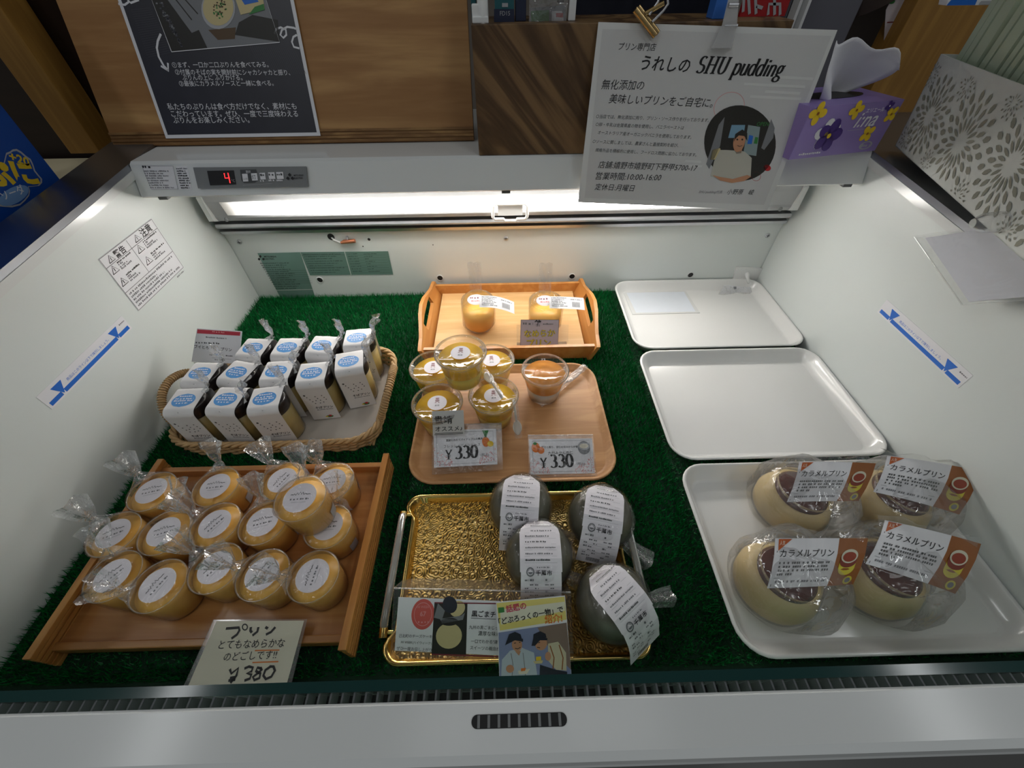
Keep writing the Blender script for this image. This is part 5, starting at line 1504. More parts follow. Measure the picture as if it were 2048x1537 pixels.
def spoon(p0, p1, label, m, wrapw=.007, seed=0):
    p0, p1 = V(p0), V(p1); d = (p1 - p0).normalized(); c = (p0 + p1) / 2; L_ = (p1 - p0).length
    sd = d.cross(V((0, 0, 1))).normalized(); up = sd.cross(d)
    r = thing('wrapped_spoon', label, 'spoon', tuple(c))
    b = MB(); b.tube([p0, p0 + d * L_ * .6], [.0016, .0013], m, 8)
    gr = []
    for j in range(9):
        t = j / 8; w_ = .0062 * math.sin(pi * min(.97, .08 + .9 * t)) ** .7
        gr.append([p0 + d * L_ * (.58 + .40 * t) + sd * (w_ * q) + up * (.0022 * (q * q - 1) * math.sin(pi * t)) for q in (-1, -.5, 0, .5, 1)])
    b.loft(gr, m, True, closed=False); b.build('spoon', r, tuple(c), 0, .0006)
    b = MB()
    gr = []
    for j in range(11):
        t = -.06 + 1.12 * j / 10
        gr.append([p0 + d * L_ * t + sd * (wrapw * q) + up * (.0025 * (1 - q * q) + .0008 * noise.noise(V((t * 7, q * 3, seed)))) for q in (-1, -.5, 0, .5, 1)])
    b.loft(gr, K['filmc'], True, closed=False); b.build('wrapper', r, tuple(c))
K['spoonw'] = mat('white_spoon', (236, 228, 214), .3); K['spoonc'] = K['clearm']
spoon(PZ(1004, 796, .0735), PZ(970, 744, .0800), 'wrapped white spoon lying across the lids from the stacked cup', K['spoonw'], .005, 1)
spoon(PZ(1027, 800, .066), PZ(1037, 872, .024), 'wrapped spoon hanging down the right side of the front right yellow cup', K['spoonw'], .005, 2)
spoon(PZ(1083, 806, .0185), PZ(1166, 736, .024), 'clear wrapped spoon lying beside the orange layered cup', K['spoonc'], .006, 3)

# ================================================================== two puddings on the handled tray
def make_tall(seed, lab, strip, label):
    r = thing('custard_glass', label, 'pudding cup', (0, 0, 0), (0, 0, 0), 'bagged custard glasses on the handled tray')
    MB().lathe([(.0001, .0015), (.0215, .0015), (.0262, .008), (.0272, .0350), (.0001, .0355)], K['custard'], 36).build('custard', r)
    MB().lathe([(.0001, 0), (.022, 0), (.0268, .007), (.0280, .035), (.0282, .0560), (.0276, .0566), (.0272, .0555)], K['clear'], 36).build('glass', r)
    s = Sheet((-.002, -.004, .0588), (1, 0, 0), (0, .9, .35))
    s.ell((0, 0), (.0150, 0), (0, .0105), K['labelp'], 1, 28)
    s.greek((-.010, .002), (.010, .002), .003, K['darkred'], 2, 1); s.greek((-.008, -.004), (.008, -.004), .003, K['pink'], 2, 2)
    s.build('round_label', r)
    n = 14
    def bend(u, v, d):
        return (.004 + u, -.012 + v * .9 - .004 * (u / .06), .0610 - strip * 6.5 * max(0, u - .012) ** 2 + v * .36 + d)
    s = Sheet((0, 0, 0), (1, 0, 0), (0, 1, 0), bend=bend)
    for i in range(n):
        a, c = .058 * i / n, .058 * (i + 1) / n
        s.raw([(a, -.012), (c, -.012), (c, .012), (a, .012)], [(0, 1, 2, 3)], K['paper'], 0)
    for k in range(6): s.greek((.004, .008 - k * .0032), (.030 - (k * 7 % 5) * .002, .008 - k * .0032), .0018, K['greyd'], 2, k)
    for k in range(10): s.raw([(.038 + k * .0013, -.008), (.0386 + k * .0013, -.008), (.0386 + k * .0013, .002), (.038 + k * .0013, .002)], [(0, 1, 2, 3)], K['greyd'], 2)
    s.greek((.036, .006), (.054, .006), .002, K['greyd'], 2, 9)
    s.build('price_label', r)
    b = MB(); wrap(b, [(.0225, .002), (.0290, .010), (.0296, .050), (.0288, .0570), (.016, .066), (.010, .070)], K['film'], seed, .0014, 32)
    gr = []
    for j in range(12):
        t = j / 11; a = []
        for i in range(9):
            q = 2 * i / 8 - 1
            a.append(V((q * (.010 + .001 * t) - .002, .006 + .012 * t + .0020 * noise.noise(V((q * 3, t * 6, seed))) + .002 * math.sin(q * 6 + t * 5), .066 + .050 * t)))
        gr.append(a)
    b.loft(gr, K['filmc'], True, closed=False); b.build('plastic_wrap', r)
    return r
p = PZ(955, 600, ZH + .056); g1_ = make_tall(1, None, .9, 'bagged custard glass on the left of the handled tray, its label drooping'); g1_.location = (p.x, p.y, ZH + .0004)
p = PZ(1092, 602, ZH + .056); g2_ = make_tall(4, None, .15, 'bagged custard glass on the right of the handled tray behind the hand-lettered card'); g2_.location = (p.x, p.y, ZH + .0004)

# ================================================================== sesame puddings on the gold tray
K['sesame'] = mat('sesame_pudding', (104, 102, 82), 0.28, var=0.08, vscale=25, coat=0.25)
SP = [(.026, .0475), (.018, .0535), (.008, .0552), (-.004, .0556), (-.016, .0545), (-.026, .0490), (-.034, .0400), (-.0395, .0290), (-.0425, .0180), (-.046, .0085)]
SL = [0]
for i in range(1, len(SP)): SL.append(SL[-1] + math.hypot(SP[i][0] - SP[i - 1][0], SP[i][1] - SP[i - 1][1]))
ST = SL[-1]
def ses_at(u, v, d):
    s_ = ST - v                                        # v runs up the label, from the foot
    for i in range(len(SL) - 1):
        if s_ <= SL[i + 1] or i == len(SL) - 2:
            t = (s_ - SL[i]) / (SL[i + 1] - SL[i]); a, b = SP[i], SP[i + 1]
            ty, tz = b[0] - a[0], b[1] - a[1]; q = math.hypot(ty, tz)
            droop = -.10 * (u ** 2) / .02 * (1 if s_ < SL[6] else .2)
            return (u, a[0] + ty * t + tz / q * d, a[1] + tz * t - ty / q * d + droop * .35)
def make_sesame(seed):
    r = thing('sesame_pudding', 'x', 'pudding cup', (0, 0, 0), (0, 0, 0), 'labelled sesame puddings on the gold tray')
    MB().lathe([(.0001, .0008), (.0230, .0008), (.0300, .006), (.0345, .018), (.0345, .028), (.0310, .040), (.0240, .0490), (.0001, .0520)], K['sesame'], 40).build('pudding', r)
    MB().lathe([(.0001, 0), (.0240, 0), (.0312, .005), (.0358, .018), (.0357, .029), (.0322, .0415), (.0250, .0505), (.012, .0535)], K['clear'], 40).build('dome_cup', r)
    s = Sheet((0, 0, 0), (1, 0, 0), (0, 1, 0), bend=ses_at)
    def piece(v0, v1, w0, w1, clip, lay):
        n = 9
        for i in range(n):
            a, c = v0 + (v1 - v0) * i / n, v0 + (v1 - v0) * (i + 1) / n
            def wv(v):
                w_ = w0 + (w1 - w0) * (v - v0) / (v1 - v0)
                if clip and v > v1 - clip: w_ -= (v - v1 + clip) * .75
                return w_
            for side in range(4):
                q0, q1 = -1 + side * .5, -.5 + side * .5
                s.raw([(wv(a) * q0, a), (wv(a) * q1, a), (wv(c) * q1, c), (wv(c) * q0, c)], [(0, 1, 2, 3)], K['labelp'], lay)
    piece(0, ST * .56, .0205, .0195, 0, 1); piece(ST * .46, ST, .0205, .0205, .014, 3)
    ink_ = K['greyd']
    for k in range(7):
        v = ST - .010 - k * .0058
        s.greek((-.0150 + (.006 if k < 2 else 0), v), (.0150 - (k * 5 % 4) * .003, v), .0016, K['grey' if k % 3 else 'greyd'], 5, k)
        s.line([(-.016, v - .0016), (.016, v - .0016)], .0002, K['lgrey'], 5)
    v = ST * .43
    s.ell((-.0105, v + .003), (-.0065, v + .003), (-.0105, v + .0075), K['grey'], 3, 16, .3); s.disc((-.0105, v + .0035), .0024, K['grey'], 3, 10)
    s.text('千萬市', (-.0055, v), (.0105, v), K['black'], 4, .01)
    s.greek((-.004, v + .0065), (.008, v + .0065), .0014, K['grey'], 4, 3)
    for k in range(7):
        v = ST * .37 - k * .0046
        for x0 in (-.0160, -.0110, -.006, .004, .009):
            if (k + int(x0 * 1000)) % 3: s.greek((x0, v), (x0 + .0036, v), .0020 if k % 3 else .0026, K['grey'], 3, k + int(x0 * 999))
        if k in (2, 4): s.line([(-.017, v - .001), (.017, v - .001)], .0003, K['lgrey'], 3)
    for k in range(12): s.raw([(-.010 + k * .0012, .0030), (-.0094 + k * .0012, .0030), (-.0094 + k * .0012, .0085), (-.010 + k * .0012, .0085)], [(0, 1, 2, 3)], ink_, 3)
    s.build('paper_label', r)
    b = MB(); wrap(b, [(.0250, .001), (.0330, .006), (.0372, .018), (.0372, .030), (.0335, .043), (.026, .0520), (.0001, .0545)], K['film'], seed, .0012, 32)
    bag_tail(b, V((.030, -.018, .012)), V((.9, -.45, -.05)), V((.35, .75, .35)), .034, .006, .011, K['filmc'], seed + 2, 8, 8, .003)
    b.build('plastic_wrap', r)
    return r
sp0 = [make_sesame(1)]; used = set()
SZ = ZG + .0006
for (px, py), rz_, lb in (((1042, 990), -.12, 'sesame pudding at the back middle of the gold tray with label curling forward'), ((1208, 1013), -.25, 'sesame pudding at the back right of the gold tray by the clear handle'),
                         ((1080, 1090), -.02, 'sesame pudding in the middle of the gold tray, its label facing straight forward'), ((1235, 1188), .62, 'sesame pudding at the front right of the gold tray with label turned sideways')):
    p = PZ(px, py, SZ + .052); place(sp0, 0, (p.x, p.y, SZ), (0, 0, rz_), lb)

# ================================================================== caramel puddings on the front white tray
K['cpud'] = mat('caramel_custard', (228, 204, 146), 0.4, var=0.03)
K['caramel'] = mat('caramel_sauce', (84, 30, 16), 0.2, coat=0.5)
K['labelc'] = mat('card_paper', (230, 230, 234), .5, var=0)
ZWC = .0085 + .0032
def caramel(c, q, tilt, label, seed):
    """c: pixel of the foot centre; q: the card's corners"""
    p = PZ(c[0], c[1], ZWC + .022); p.z = ZWC + .0006
    r = thing('caramel_pudding', label, 'pudding cup', tuple(p), (0, 0, 0), 'bagged caramel puddings on the front white tray'); o = tuple(p)
    T = Matrix.Translation(p)
    MB().lathe([(.0001, .002), (.0320, .002), (.0380, .007), (.0392, .018), (.0345, .032), (.0285, .0385), (.0001, .0390)], K['cpud'], 40, T).build('custard', r, o)
    MB().lathe([(.0250, .0392), (.0272, .0398), (.0240, .0425), (.0001, .0430)], K['caramel'], 36, T).build('caramel_layer', r, o)
    MB().lathe([(.0001, 0), (.0330, 0), (.0392, .005), (.0406, .018), (.0358, .033), (.0292, .0415), (.0290, .050), (.0300, .0525), (.0284, .0525), (.0282, .048)], K['clear'], 44, T).build('glass_bowl', r, o)
    t = math.radians(tilt)
    cen = ((q[0][0] + q[2][0]) / 2, (q[0][1] + q[2][1]) / 2)
    nrm = V((0, -math.sin(t), math.cos(t)))
    pc = PZ(cen[0], cen[1], ZWC + .062)
    s = Sheet(pc, (1, 0, 0), (0, math.cos(t), math.sin(t)), pix=True)
    uv = [s.c(k) for k in q]                             # TL TR BR BL
    Wd = ((uv[1][0] - uv[0][0]) + (uv[2][0] - uv[3][0])) / 2; Hd = ((uv[0][1] - uv[3][1]) + (uv[1][1] - uv[2][1])) / 2
    def bend(u, v, d):                                   # u, v are shares of the card; it bows over the cup
        a = (uv[3][0] * (1 - u) + uv[2][0] * u) * (1 - v) + (uv[0][0] * (1 - u) + uv[1][0] * u) * v
        c_ = (uv[3][1] * (1 - u) + uv[2][1] * u) * (1 - v) + (uv[0][1] * (1 - u) + uv[1][1] * u) * v
        bow = -.0035 * ((u - .5) * 2) ** 2 - .003 * ((v - .5) * 2) ** 2
        return s.O + s.U * a + s.Vv * c_ + s.N * (d + bow + .003)
    k_ = Sheet((0, 0, 0), (1, 0, 0), (0, 1, 0), bend=bend)
    n = 12; ok_ = K['labelc']
    for i in range(n):
        a, c_ = i / n, (i + 1) / n
        mm = K['brown'] if a >= .66 else ok_
        for j in range(3): k_.raw([(a, j / 3), (c_, j / 3), (c_, (j + 1) / 3), (a, (j + 1) / 3)], [(0, 1, 2, 3)], mm, 0); k_.raw([(a, j / 3), (c_, j / 3), (c_, (j + 1) / 3), (a, (j + 1) / 3)], [(3, 2, 1, 0)], ok_, -3)
    def tx(t_, u0, v0, u1, hgt, m_, bo_=0.0, lay=2):
        vs, fs, x0, x1, y0, y1 = glyphs(t_, bo_, 0.0)
        k_.raw([(u0 + (u1 - u0) * (x - x0) / (x1 - x0), v0 + hgt * y / max(.1, y1)) for x, y in vs], fs, m_, lay)
    k_.poly([(.035, .985), (.17, .985), (.035, .74)], ink('corner_orange', (186, 92, 40)), 1); tx('人気', .045, .86, .10, .09, K['cream'])
    tx('カラメルプリン', .055, .62, .625, .15, K['black'], .008)
    k_.raw([(.022, .03), (.030, .03), (.030, .74), (.022, .74)], [(0, 1, 2, 3)], K['grey'], 1)
    rnd_ = random.Random(seed)
    for row in range(5):
        v = .47 - row * .075 if row < 4 else .10; u = .06; ue = .60 if row not in (3,) else .22
        while u < ue:
            w_ = rnd_.uniform(.012, .02); k_.raw([(u, v), (u + w_, v), (u + w_, v + .042), (u, v + .042)], [(0, 1, 2, 3)], K['greyd' if row < 4 else 'grey'], 1); u += w_ + rnd_.choice((.007, .01, .03))
    k_.raw([(.035, .19), (.62, .19), (.62, .197), (.035, .197)], [(0, 1, 2, 3)], K['grey'], 1)
    def el(cu, cv2, ru, rv, m_, lay, nn=20): k_.raw([(cu + ru * math.cos(2 * pi * i / nn), cv2 + rv * math.sin(2 * pi * i / nn)) for i in range(nn)], [tuple(range(nn))], m_, lay)
    ylw = ink('picture_yellow', (214, 200, 62)); rd = ink('picture_red_brown', (128, 50, 34))
    el(.815, .36, .098, .15, ylw, 1); k_.raw([(.717, .36), (.913, .36), (.913, .55), (.717, .55)], [(0, 1, 2, 3)], ylw, 1)
    el(.815, .49, .098, .12, rd, 2); k_.raw([(.717, .49), (.913, .49), (.913, .60), (.717, .60)], [(0, 1, 2, 3)], rd, 2)
    el(.815, .61, .098, .15, ink('picture_rim', (216, 212, 190)), 3); el(.815, .595, .078, .105, ink('picture_caramel', (150, 58, 30)), 4)
    el(.885, .105, .055, .085, ylw, 2); el(.885, .105, .034, .052, K['grey'], 3)
    k_.build('product_card', r, o)
    b = MB(); rnd_ = random.Random(seed + 9)
    loops = []
    cc2 = V((pc.x, pc.y, 0)); N2 = 40
    ext = [abs(uv[i][0]) for i in range(4)]
    for j, (z, f) in enumerate(((.0012, 1.02), (.012, 1.16), (.030, 1.20), (.045, 1.14), (.056, .95), (.064, .55), (.066, .05))):
        lp = []
        for i in range(N2):
            a = 2 * pi * i / N2; ca, sa = math.cos(a), math.sin(a)
            base = V((p.x, p.y, 0)).lerp(cc2, min(1, z / .075) * .45)
            rr = .0405 * f * (1 + .10 * noise.noise(V((ca * 1.8 + seed * 2, sa * 1.8, z * 40)))) * (1.0 + .14 * max(0, ca))
            zz = max(ZWC + .0008, p.z + z + .004 * noise.noise(V((ca * 2, sa * 2, seed + z * 30))))
            lp.append((min(.4965, base.x + rr * ca), base.y + rr * sa, zz))
        loops.append(lp)
    b.loft(loops, K['filmbag'], True, False, False)
    topl = [s.at(uv[0][0] + (uv[1][0] - uv[0][0]) * i / 10 - .004, uv[0][1] + (uv[1][1] - uv[0][1]) * i / 10, -.002) for i in range(11)]
    gr = [[V(q_) + V((-.004, -.006, -.004)) for q_ in topl], [V(q_) + V((-.002 + .002 * math.sin(i * 2.), .005, .003 + .003 * math.sin(i * 1.7 + seed))) for i, q_ in enumerate(topl)], [V(q_) + V((0, .010, -.003 + .004 * math.sin(i * 1.3 + seed))) for i, q_ in enumerate(topl)]]
    b.loft(gr, K['filmbag'], True, closed=False)
    b.build('plastic_bag', r, o)
caramel((1586, 1000), [(1603, 923), (1757, 926), (1722, 1002), (1578, 1004)], 20, 'caramel pudding at the back left of the front white tray, dark sauce showing', 1)
caramel((1778, 1002), [(1780, 910), (1968, 942), (1925, 1029), (1752, 983)], 18, 'caramel pudding at the back right of the front white tray, tilted card', 2)
caramel((1556, 1160), [(1555, 1077), (1742, 1077), (1712, 1170), (1539, 1178)], 20, 'caramel pudding at the front left of the front white tray, level card', 3)
caramel((1755, 1150), [(1776, 1040), (1970, 1088), (1918, 1189), (1737, 1128)], 18, 'caramel pudding at the front right of the front white tray, slanting card', 4)

# ================================================================== price cards
def tilted(px, py, z, deg, turn=0.0):
    t = math.radians(deg); return Sheet(PZ(px, py, z), (math.cos(turn), math.sin(turn), 0), (-math.sin(turn) * math.cos(t), math.cos(turn) * math.cos(t), math.sin(t)), pix=True)
def lam(s, q, m, w, t=.0008):
    """clear laminate around a printed sheet"""
    s.slab(q, m, t)

# handwritten 380 yen card
s = tilted(520, 1262, .0345, 8)
o = tuple(s.O)
c380 = thing('price_card', 'laminated handwritten 380 yen card leaning on the slatted tray front rail', 'price card', o)
q = [(433, 1243), (608, 1242), (567, 1392), (366, 1396)]
b = Sheet(s.O - s.N * .0001, s.U, s.Vv, pix=True); b.slab([(427, 1240), (614, 1239), (575, 1398), (354, 1402)], K['clearm'], 0.0010); b.build('laminate', c380, o)
s.slab(q, K['cream'], 0.0004)
for a in ([(452, 1258), (478, 1256), (479, 1262), (474, 1270), (463, 1278)],): s.line(a, .0022, K['black'], 2)
s.ell((490, 1255), (496, 1255), (490, 1248), K['black'], 2, 20, .36)
s.line([(502, 1255), (501, 1262), (504, 1266)], .0022, K['black'], 2); s.line([(517, 1255), (515, 1264), (505, 1272)], .0022, K['black'], 2)
s.line([(531, 1255), (536, 1258)], .0022, K['black'], 2); s.line([(532, 1270), (542, 1265), (551, 1255)], .0022, K['black'], 2)
s.text('とてもなめらかな', (436, 1298), (568, 1294), K['black'], 2, 0.004); s.text('のどごしです!!', (446, 1322), (552, 1317), K['black'], 2, 0.004)
s.line([(510, 1302), (559, 1301)], .0010, K['orange'], 2); s.line([(505, 1326), (557, 1324)], .0010, K['orange'], 2)
for a in ([(460, 1339), (463, 1348), (477, 1337), (473, 1352), (461, 1367)], [(460, 1357), (472, 1355)], [(457, 1362), (471, 1360)],
          [(489, 1338), (498, 1334), (506, 1336), (503, 1344), (494, 1347), (503, 1350), (500, 1358), (489, 1362)],
          [(523, 1338), (515, 1336), (512, 1343), (521, 1348), (519, 1357), (509, 1361), (506, 1355), (516, 1347), (524, 1340), (521, 1336)],
          [(541, 1334), (531, 1341), (527, 1352), (532, 1359), (543, 1354), (550, 1342), (547, 1334), (539, 1334)]): s.line(a, .0021, K['black'], 2)
s.build('handwritten_sheet', c380, o)

# jar price card in a clear stand
s = tilted(436, 690, .088, 58); o = tuple(PZ(436, 715, ZK))
c400 = thing('price_card', 'white 400 yen card with red top band standing behind the pudding jars', 'price card', o)
s.slab([(394, 657), (484, 663), (478, 728), (383, 724)], K['paper'], .0006)
s.poly([(395, 659), (481, 664.5), (480, 672), (394, 667)], ink('crimson_ink', (186, 36, 60)), 1)
s.greek((425, 665), (449, 667), .0022, K['pink'], 2, 1); s.greek((412, 676), (453, 679), .0022, K['grey'], 2, 2); s.greek((392, 687), (439, 689), .0026, K['greyd'], 2, 3)
s.text('ブイとろ「蕎」プリン', (389, 696), (464, 703), K['black'], 2, .015)
s.text('税抜', (419, 711), (425, 711.5), K['black'], 2, 0); s.text('400', (429, 711.5), (447, 713), K['black'], 2, .02); s.greek((452, 713), (466, 714), .002, K['greyd'], 2, 6); s.line([(424, 716), (463, 719)], .0004, K['grey'], 2); s.greek((430, 721), (450, 722), .002, K['grey'], 2, 8)
s.build('printed_card', c400, o)
b = MB(); a = [s.at(*s.c(k), -.0012) for k in ((386, 726), (480, 730))]
b.loft([[tuple(a[0]), tuple(a[1]), (a[1].x, a[1].y + .004, ZK), (a[0].x, a[0].y + .004, ZK)], [tuple(a[0] + V((0, .001, 0))), tuple(a[1] + V((0, .001, 0))), (a[1].x, a[1].y + .005, ZK), (a[0].x, a[0].y + .005, ZK)]], K['clear'], False)
b.build('clear_stand', c400, o)

# hand-lettered card on the handled tray
s = tilted(1080, 690, ZH + .010, 62); o = tuple(PZ(1080, 707, ZH))
cn = thing('price_card', 'hand-lettered yellow and grey smooth pudding card on the handled tray', 'price card', o)
st_ = Sheet(s.O - s.N * .0016, s.U, s.Vv, pix=True); st_.slab([(1033, 650), (1137, 650), (1136, 686), (1034, 686)], K['clear'], .0014); 
f0 = [st_.at(*st_.c(k), -.001) for k in ((1034, 686), (1136, 686))]
st_.mb.box((f0[0].x, f0[0].y - .004, ZH + .0003), (f0[1].x, f0[1].y + .014, ZH + .0016), K['clear'])
st_.build('clear_stand', cn, o)
s.slab([(1042, 640), (1118, 640), (1115, 703), (1040, 703)], mat('grey_card', (196, 188, 200), .5, var=.01), .0006)
s.line([(1042, 640), (1118, 640), (1115, 703), (1040, 703), (1042, 640)], .0006, K['greyd'], 1)
s.text('館', (1069, 652), (1082, 652), K['black'], 2, .03); s.greek((1046, 650), (1066, 650), .004, K['grey'], 2, 1); s.greek((1086, 650), (1106, 650), .003, K['grey'], 2, 4)
for t, a, c_ in (('なめらか', (1048, 674), (1111, 672)), ('プリン', (1053, 693), (1102, 693))):
    s.text(t, a, c_, K['grey'], 1, .055); s.text(t, a, c_, ink('lettering_yellow', (222, 206, 40)), 3, .01)
s.text('¥330', (1070, 703), (1106, 703), K['red'], 2, .03); s.ell((1053, 702), (1059, 702), (1053, 697), K['brown'], 2)
s.build('lettered_card', cn, o)

# two printed 330 yen cards
K['coral'] = ink('coral_print', (226, 140, 140))
def coral(s, q, seed):
    """coral-like red print in the lower corners"""
    rnd_ = random.Random(seed)
    L0 = lambda a, b_: (q[3][0] * (1 - a) + q[2][0] * a + (q[0][0] - q[3][0]) * b_, q[3][1] * (1 - a) + q[2][1] * a + (q[0][1] - q[3][1]) * b_)
    for side in (0, 1):
        for k in range(70):
            a = rnd_.random() * .30; h = rnd_.random() * (.50 - a * 1.3)
            if h < .0: continue
            x = a if not side else 1 - a
            p0 = L0(x, h + .02); p1 = L0(min(.985, max(.015, x + rnd_.uniform(-.012, .012))), min(.6, h + rnd_.uniform(.02, .06)))
            s.line([p0, p1], .0007, K['coral'], 1)
def card330(q, hold, zc, deg, draw, nm_, label, seed):
    cx = (q[2][0] + q[3][0]) / 2; cy = (q[2][1] + q[3][1]) / 2
    s = tilted(cx, cy, zc, deg); o = tuple(PZ(cx, cy, ZO))
    r = thing('price_card', label, 'price card', o)
    h_ = Sheet(s.O, s.U, s.Vv, pix=True); h_.slab(hold, K['clear'], .0012, -6); h_.slab(hold, K['film'], .0003, 12)
    tp = [h_.at(*h_.c(k), -.0008) for k in (hold[0], hold[1])]
    bt = [h_.at(*h_.c(k), -.0008) for k in (hold[3], hold[2])]
    h_.mb.loft([[tuple(tp[0]), tuple(tp[1]), (tp[1].x, tp[1].y + .010, ZO + .0004), (tp[0].x, tp[0].y + .010, ZO + .0004)], [tuple(tp[0] + V((0, .001, 0))), tuple(tp[1] + V((0, .001, 0))), (tp[1].x, tp[1].y + .011, ZO + .0004), (tp[0].x, tp[0].y + .011, ZO + .0004)]], K['clear'], False)
    h_.mb.tube([tp[0], tp[1]], .0007, K['clearm'], 6)
    h_.build('acrylic_holder', r, o)
    s.slab(q, K['paper'], .0006); coral(s, q, seed)
    i = lambda a, b_: (q[0][0] * (1 - a) * (1 - b_) + q[1][0] * a * (1 - b_) + q[2][0] * a * b_ + q[3][0] * (1 - a) * b_, q[0][1] * (1 - a) * (1 - b_) + q[1][1] * a * (1 - b_) + q[2][1] * a * b_ + q[3][1] * (1 - a) * b_)
    s.line([i(.05, .06), i(.95, .06), i(.95, .93), i(.05, .93), i(.05, .06)], .0004, K['grey'], 1)
    draw(s, i); s.build(nm_, r, o)
def d1(s, i):
    s.text('国産とれたてパイナップルの果肉', i(.20, .31), i(.78, .29), K['black'], 3, .01)
    s.text('フレッシュパインムース', i(.16, .48), i(.74, .46), K['greyd'], 3, 0)
    s.serif('¥', i(.18, .80), i(.29, .80), K['black'], 3, .16, .05); s.serif('330', i(.33, .80), i(.70, .79), K['black'], 3, .21, .065); s.text('(税込)', i(.74, .75), i(.87, .75), K['grey'], 3)
    s.ell(i(.83, .36), i(.89, .37), i(.83, .50), K['orange'], 4); s.ell(i(.90, .42), i(.95, .42), i(.90, .50), K['yellow'], 5)
    for a in (.79, .82, .845, .87): s.line([i(.83, .24), i(a, .04)], .0016, K['green'], 4)
def d2(s, i):
    s.text('甘さと香り、杏仁の甘みからが香る', i(.19, .26), i(.80, .26), K['black'], 3, .01)
    s.text('九州みかん杏仁', i(.29, .44), i(.68, .44), K['greyd'], 3, .01)
    s.serif('¥', i(.16, .81), i(.27, .81), K['black'], 3, .16, .05); s.serif('330', i(.31, .82), i(.68, .81), K['black'], 3, .21, .065); s.text('(税込)', i(.73, .75), i(.85, .75), K['grey'], 3)
    s.ell(i(.10, .24), i(.165, .24), i(.10, .38), K['orange'], 4); s.ell(i(.18, .32), i(.235, .32), i(.18, .42), K['orange'], 4); s.ell(i(.09, .13), i(.12, .13), i(.09, .17), K['green'], 5)
    s.ell(i(.86, .27), i(.955, .27), i(.86, .46), K['pgrey'], 4); s.ell(i(.86, .22), i(.955, .22), i(.86, .33), K['lgrey'], 5); s.ell(i(.86, .22), i(.93, .22), i(.86, .29), K['cream'], 6)
Q1 = [(867, 861), (992, 858), (995, 929), (868, 936)]
card330(Q1, [(864, 850), (1003, 847), (1006, 940), (864, 950)], ZO + .006, 22, d1, 'printed_card', '330 yen pineapple mousse card in an acrylic holder below the handwritten note', 3)
Q2 = [(1058, 879), (1184, 877), (1190, 947), (1061, 950)]
card330(Q2, [(1056, 871), (1186, 870), (1194, 953), (1058, 957)], ZO + .005, 22, d2, 'printed_card', '330 yen mandarin almond card in an acrylic holder at front right of the oak tray', 4)
s = tilted(896, 868, ZO + .030, 62); 
s.slab([(864, 823), (927, 821), (929, 868), (866, 871)], mat('note_paper', (206, 206, 204), .5, var=.01), .0004)
s.text('貴靖', (869, 847), (905, 846), K['black'], 2, .012); s.text('オススメ♪', (871, 863), (925, 861), K['black'], 2, .006)
s.line([(870, 867.5), (926, 865)], .0007, K['black'], 2); s.line([(869, 870), (926, 867.2)], .0007, K['black'], 2)
tag(s.build('note', None, tuple(s.at(*s.c((896, 868)), 0))), 'small white handwritten note stuck above the 330 yen pineapple card', 'note')

# sesame card and flyer on the gold tray
s = tilted(900, 1300, gz + .020, 26); o = tuple(PZ(900, 1312, gz + .004))
cs_ = thing('product_card', 'white sesame pudding card with red round stamp in a clear holder on the gold tray', 'product card', o)
h_ = Sheet(s.O, s.U, s.Vv, pix=True); h_.slab([(787, 1178), (1142, 1186), (1148, 1326), (780, 1318)], K['clear'], .0012, -6)
tp = [h_.at(*h_.c(k), -.0008) for k in ((787, 1178), (1142, 1186))]; h_.mb.tube(tp, .0008, K['clearm'], 6)
h_.mb.loft([[tuple(tp[0]), tuple(tp[1]), (tp[1].x, tp[1].y + .020, gz + .0052), (tp[0].x, tp[0].y + .020, gz + .0052)], [tuple(tp[0] + V((0, .001, 0))), tuple(tp[1] + V((0, .001, 0))), (tp[1].x, tp[1].y + .021, gz + .0052), (tp[0].x, tp[0].y + .021, gz + .0052)]], K['clear'], False)
h_.build('acrylic_holder', cs_, o)
s.slab([(797, 1195), (1000, 1203), (1004, 1312), (789, 1302)], K['paper'], .0006)
stp = ink('stamp_red', (214, 92, 84)); s.ell((846, 1229), (869, 1229), (844, 1260), stp, 1, 36); 
s.ell((846, 1229), (864, 1229), (845, 1253), K['pink'], 2, 36, .06); s.text('HI WEEK', (834, 1217), (859, 1217), K['pink'], 2, 0); s.text('67', (840, 1233), (852, 1233), K['pink'], 2, .02); s.greek((836, 1247), (857, 1247), .002, K['pink'], 2, 3)
for t, a, c_ in (('己北町のチーズケーキ', (798, 1275), (864, 1277)), ('HI WEEK(ハイウィーク)', (802, 1287), (863, 1290)), ('ぜひ一度お召し上がり', (793, 1300), (863, 1304))): s.text(t, a, c_, K['greyd'], 2, 0)
s.poly([(869, 1205), (935, 1206), (932, 1310), (863, 1308)], K['pdark'], 2)
s.line([(869, 1206), (1000, 1208)], .0010, K['darkred'], 3); s.line([(863, 1309), (1003, 1314)], .0010, K['darkred'], 3)
s.poly([(876, 1207), (890, 1222), (884, 1240), (868, 1236)], K['pgrey'], 3); s.ell((915, 1218), (930, 1218), (912, 1234), K['pcream'], 3); s.ell((900, 1210), (914, 1216), (896, 1226), K['navy'], 4)
s.ell((898, 1272), (924, 1272), (897, 1298), K['pcream'], 4); s.ell((899, 1244), (917, 1244), (898, 1252), K['pdark'], 5); s.poly([(880, 1238), (922, 1232), (930, 1226), (926, 1240), (884, 1248)], K['pgrey'], 5)
s.text('黒ごまチーズ', (943, 1233), (1016, 1236), K['black'], 3, .015); s.line([(942, 1237), (992, 1239)], .0005, K['grey'], 3)
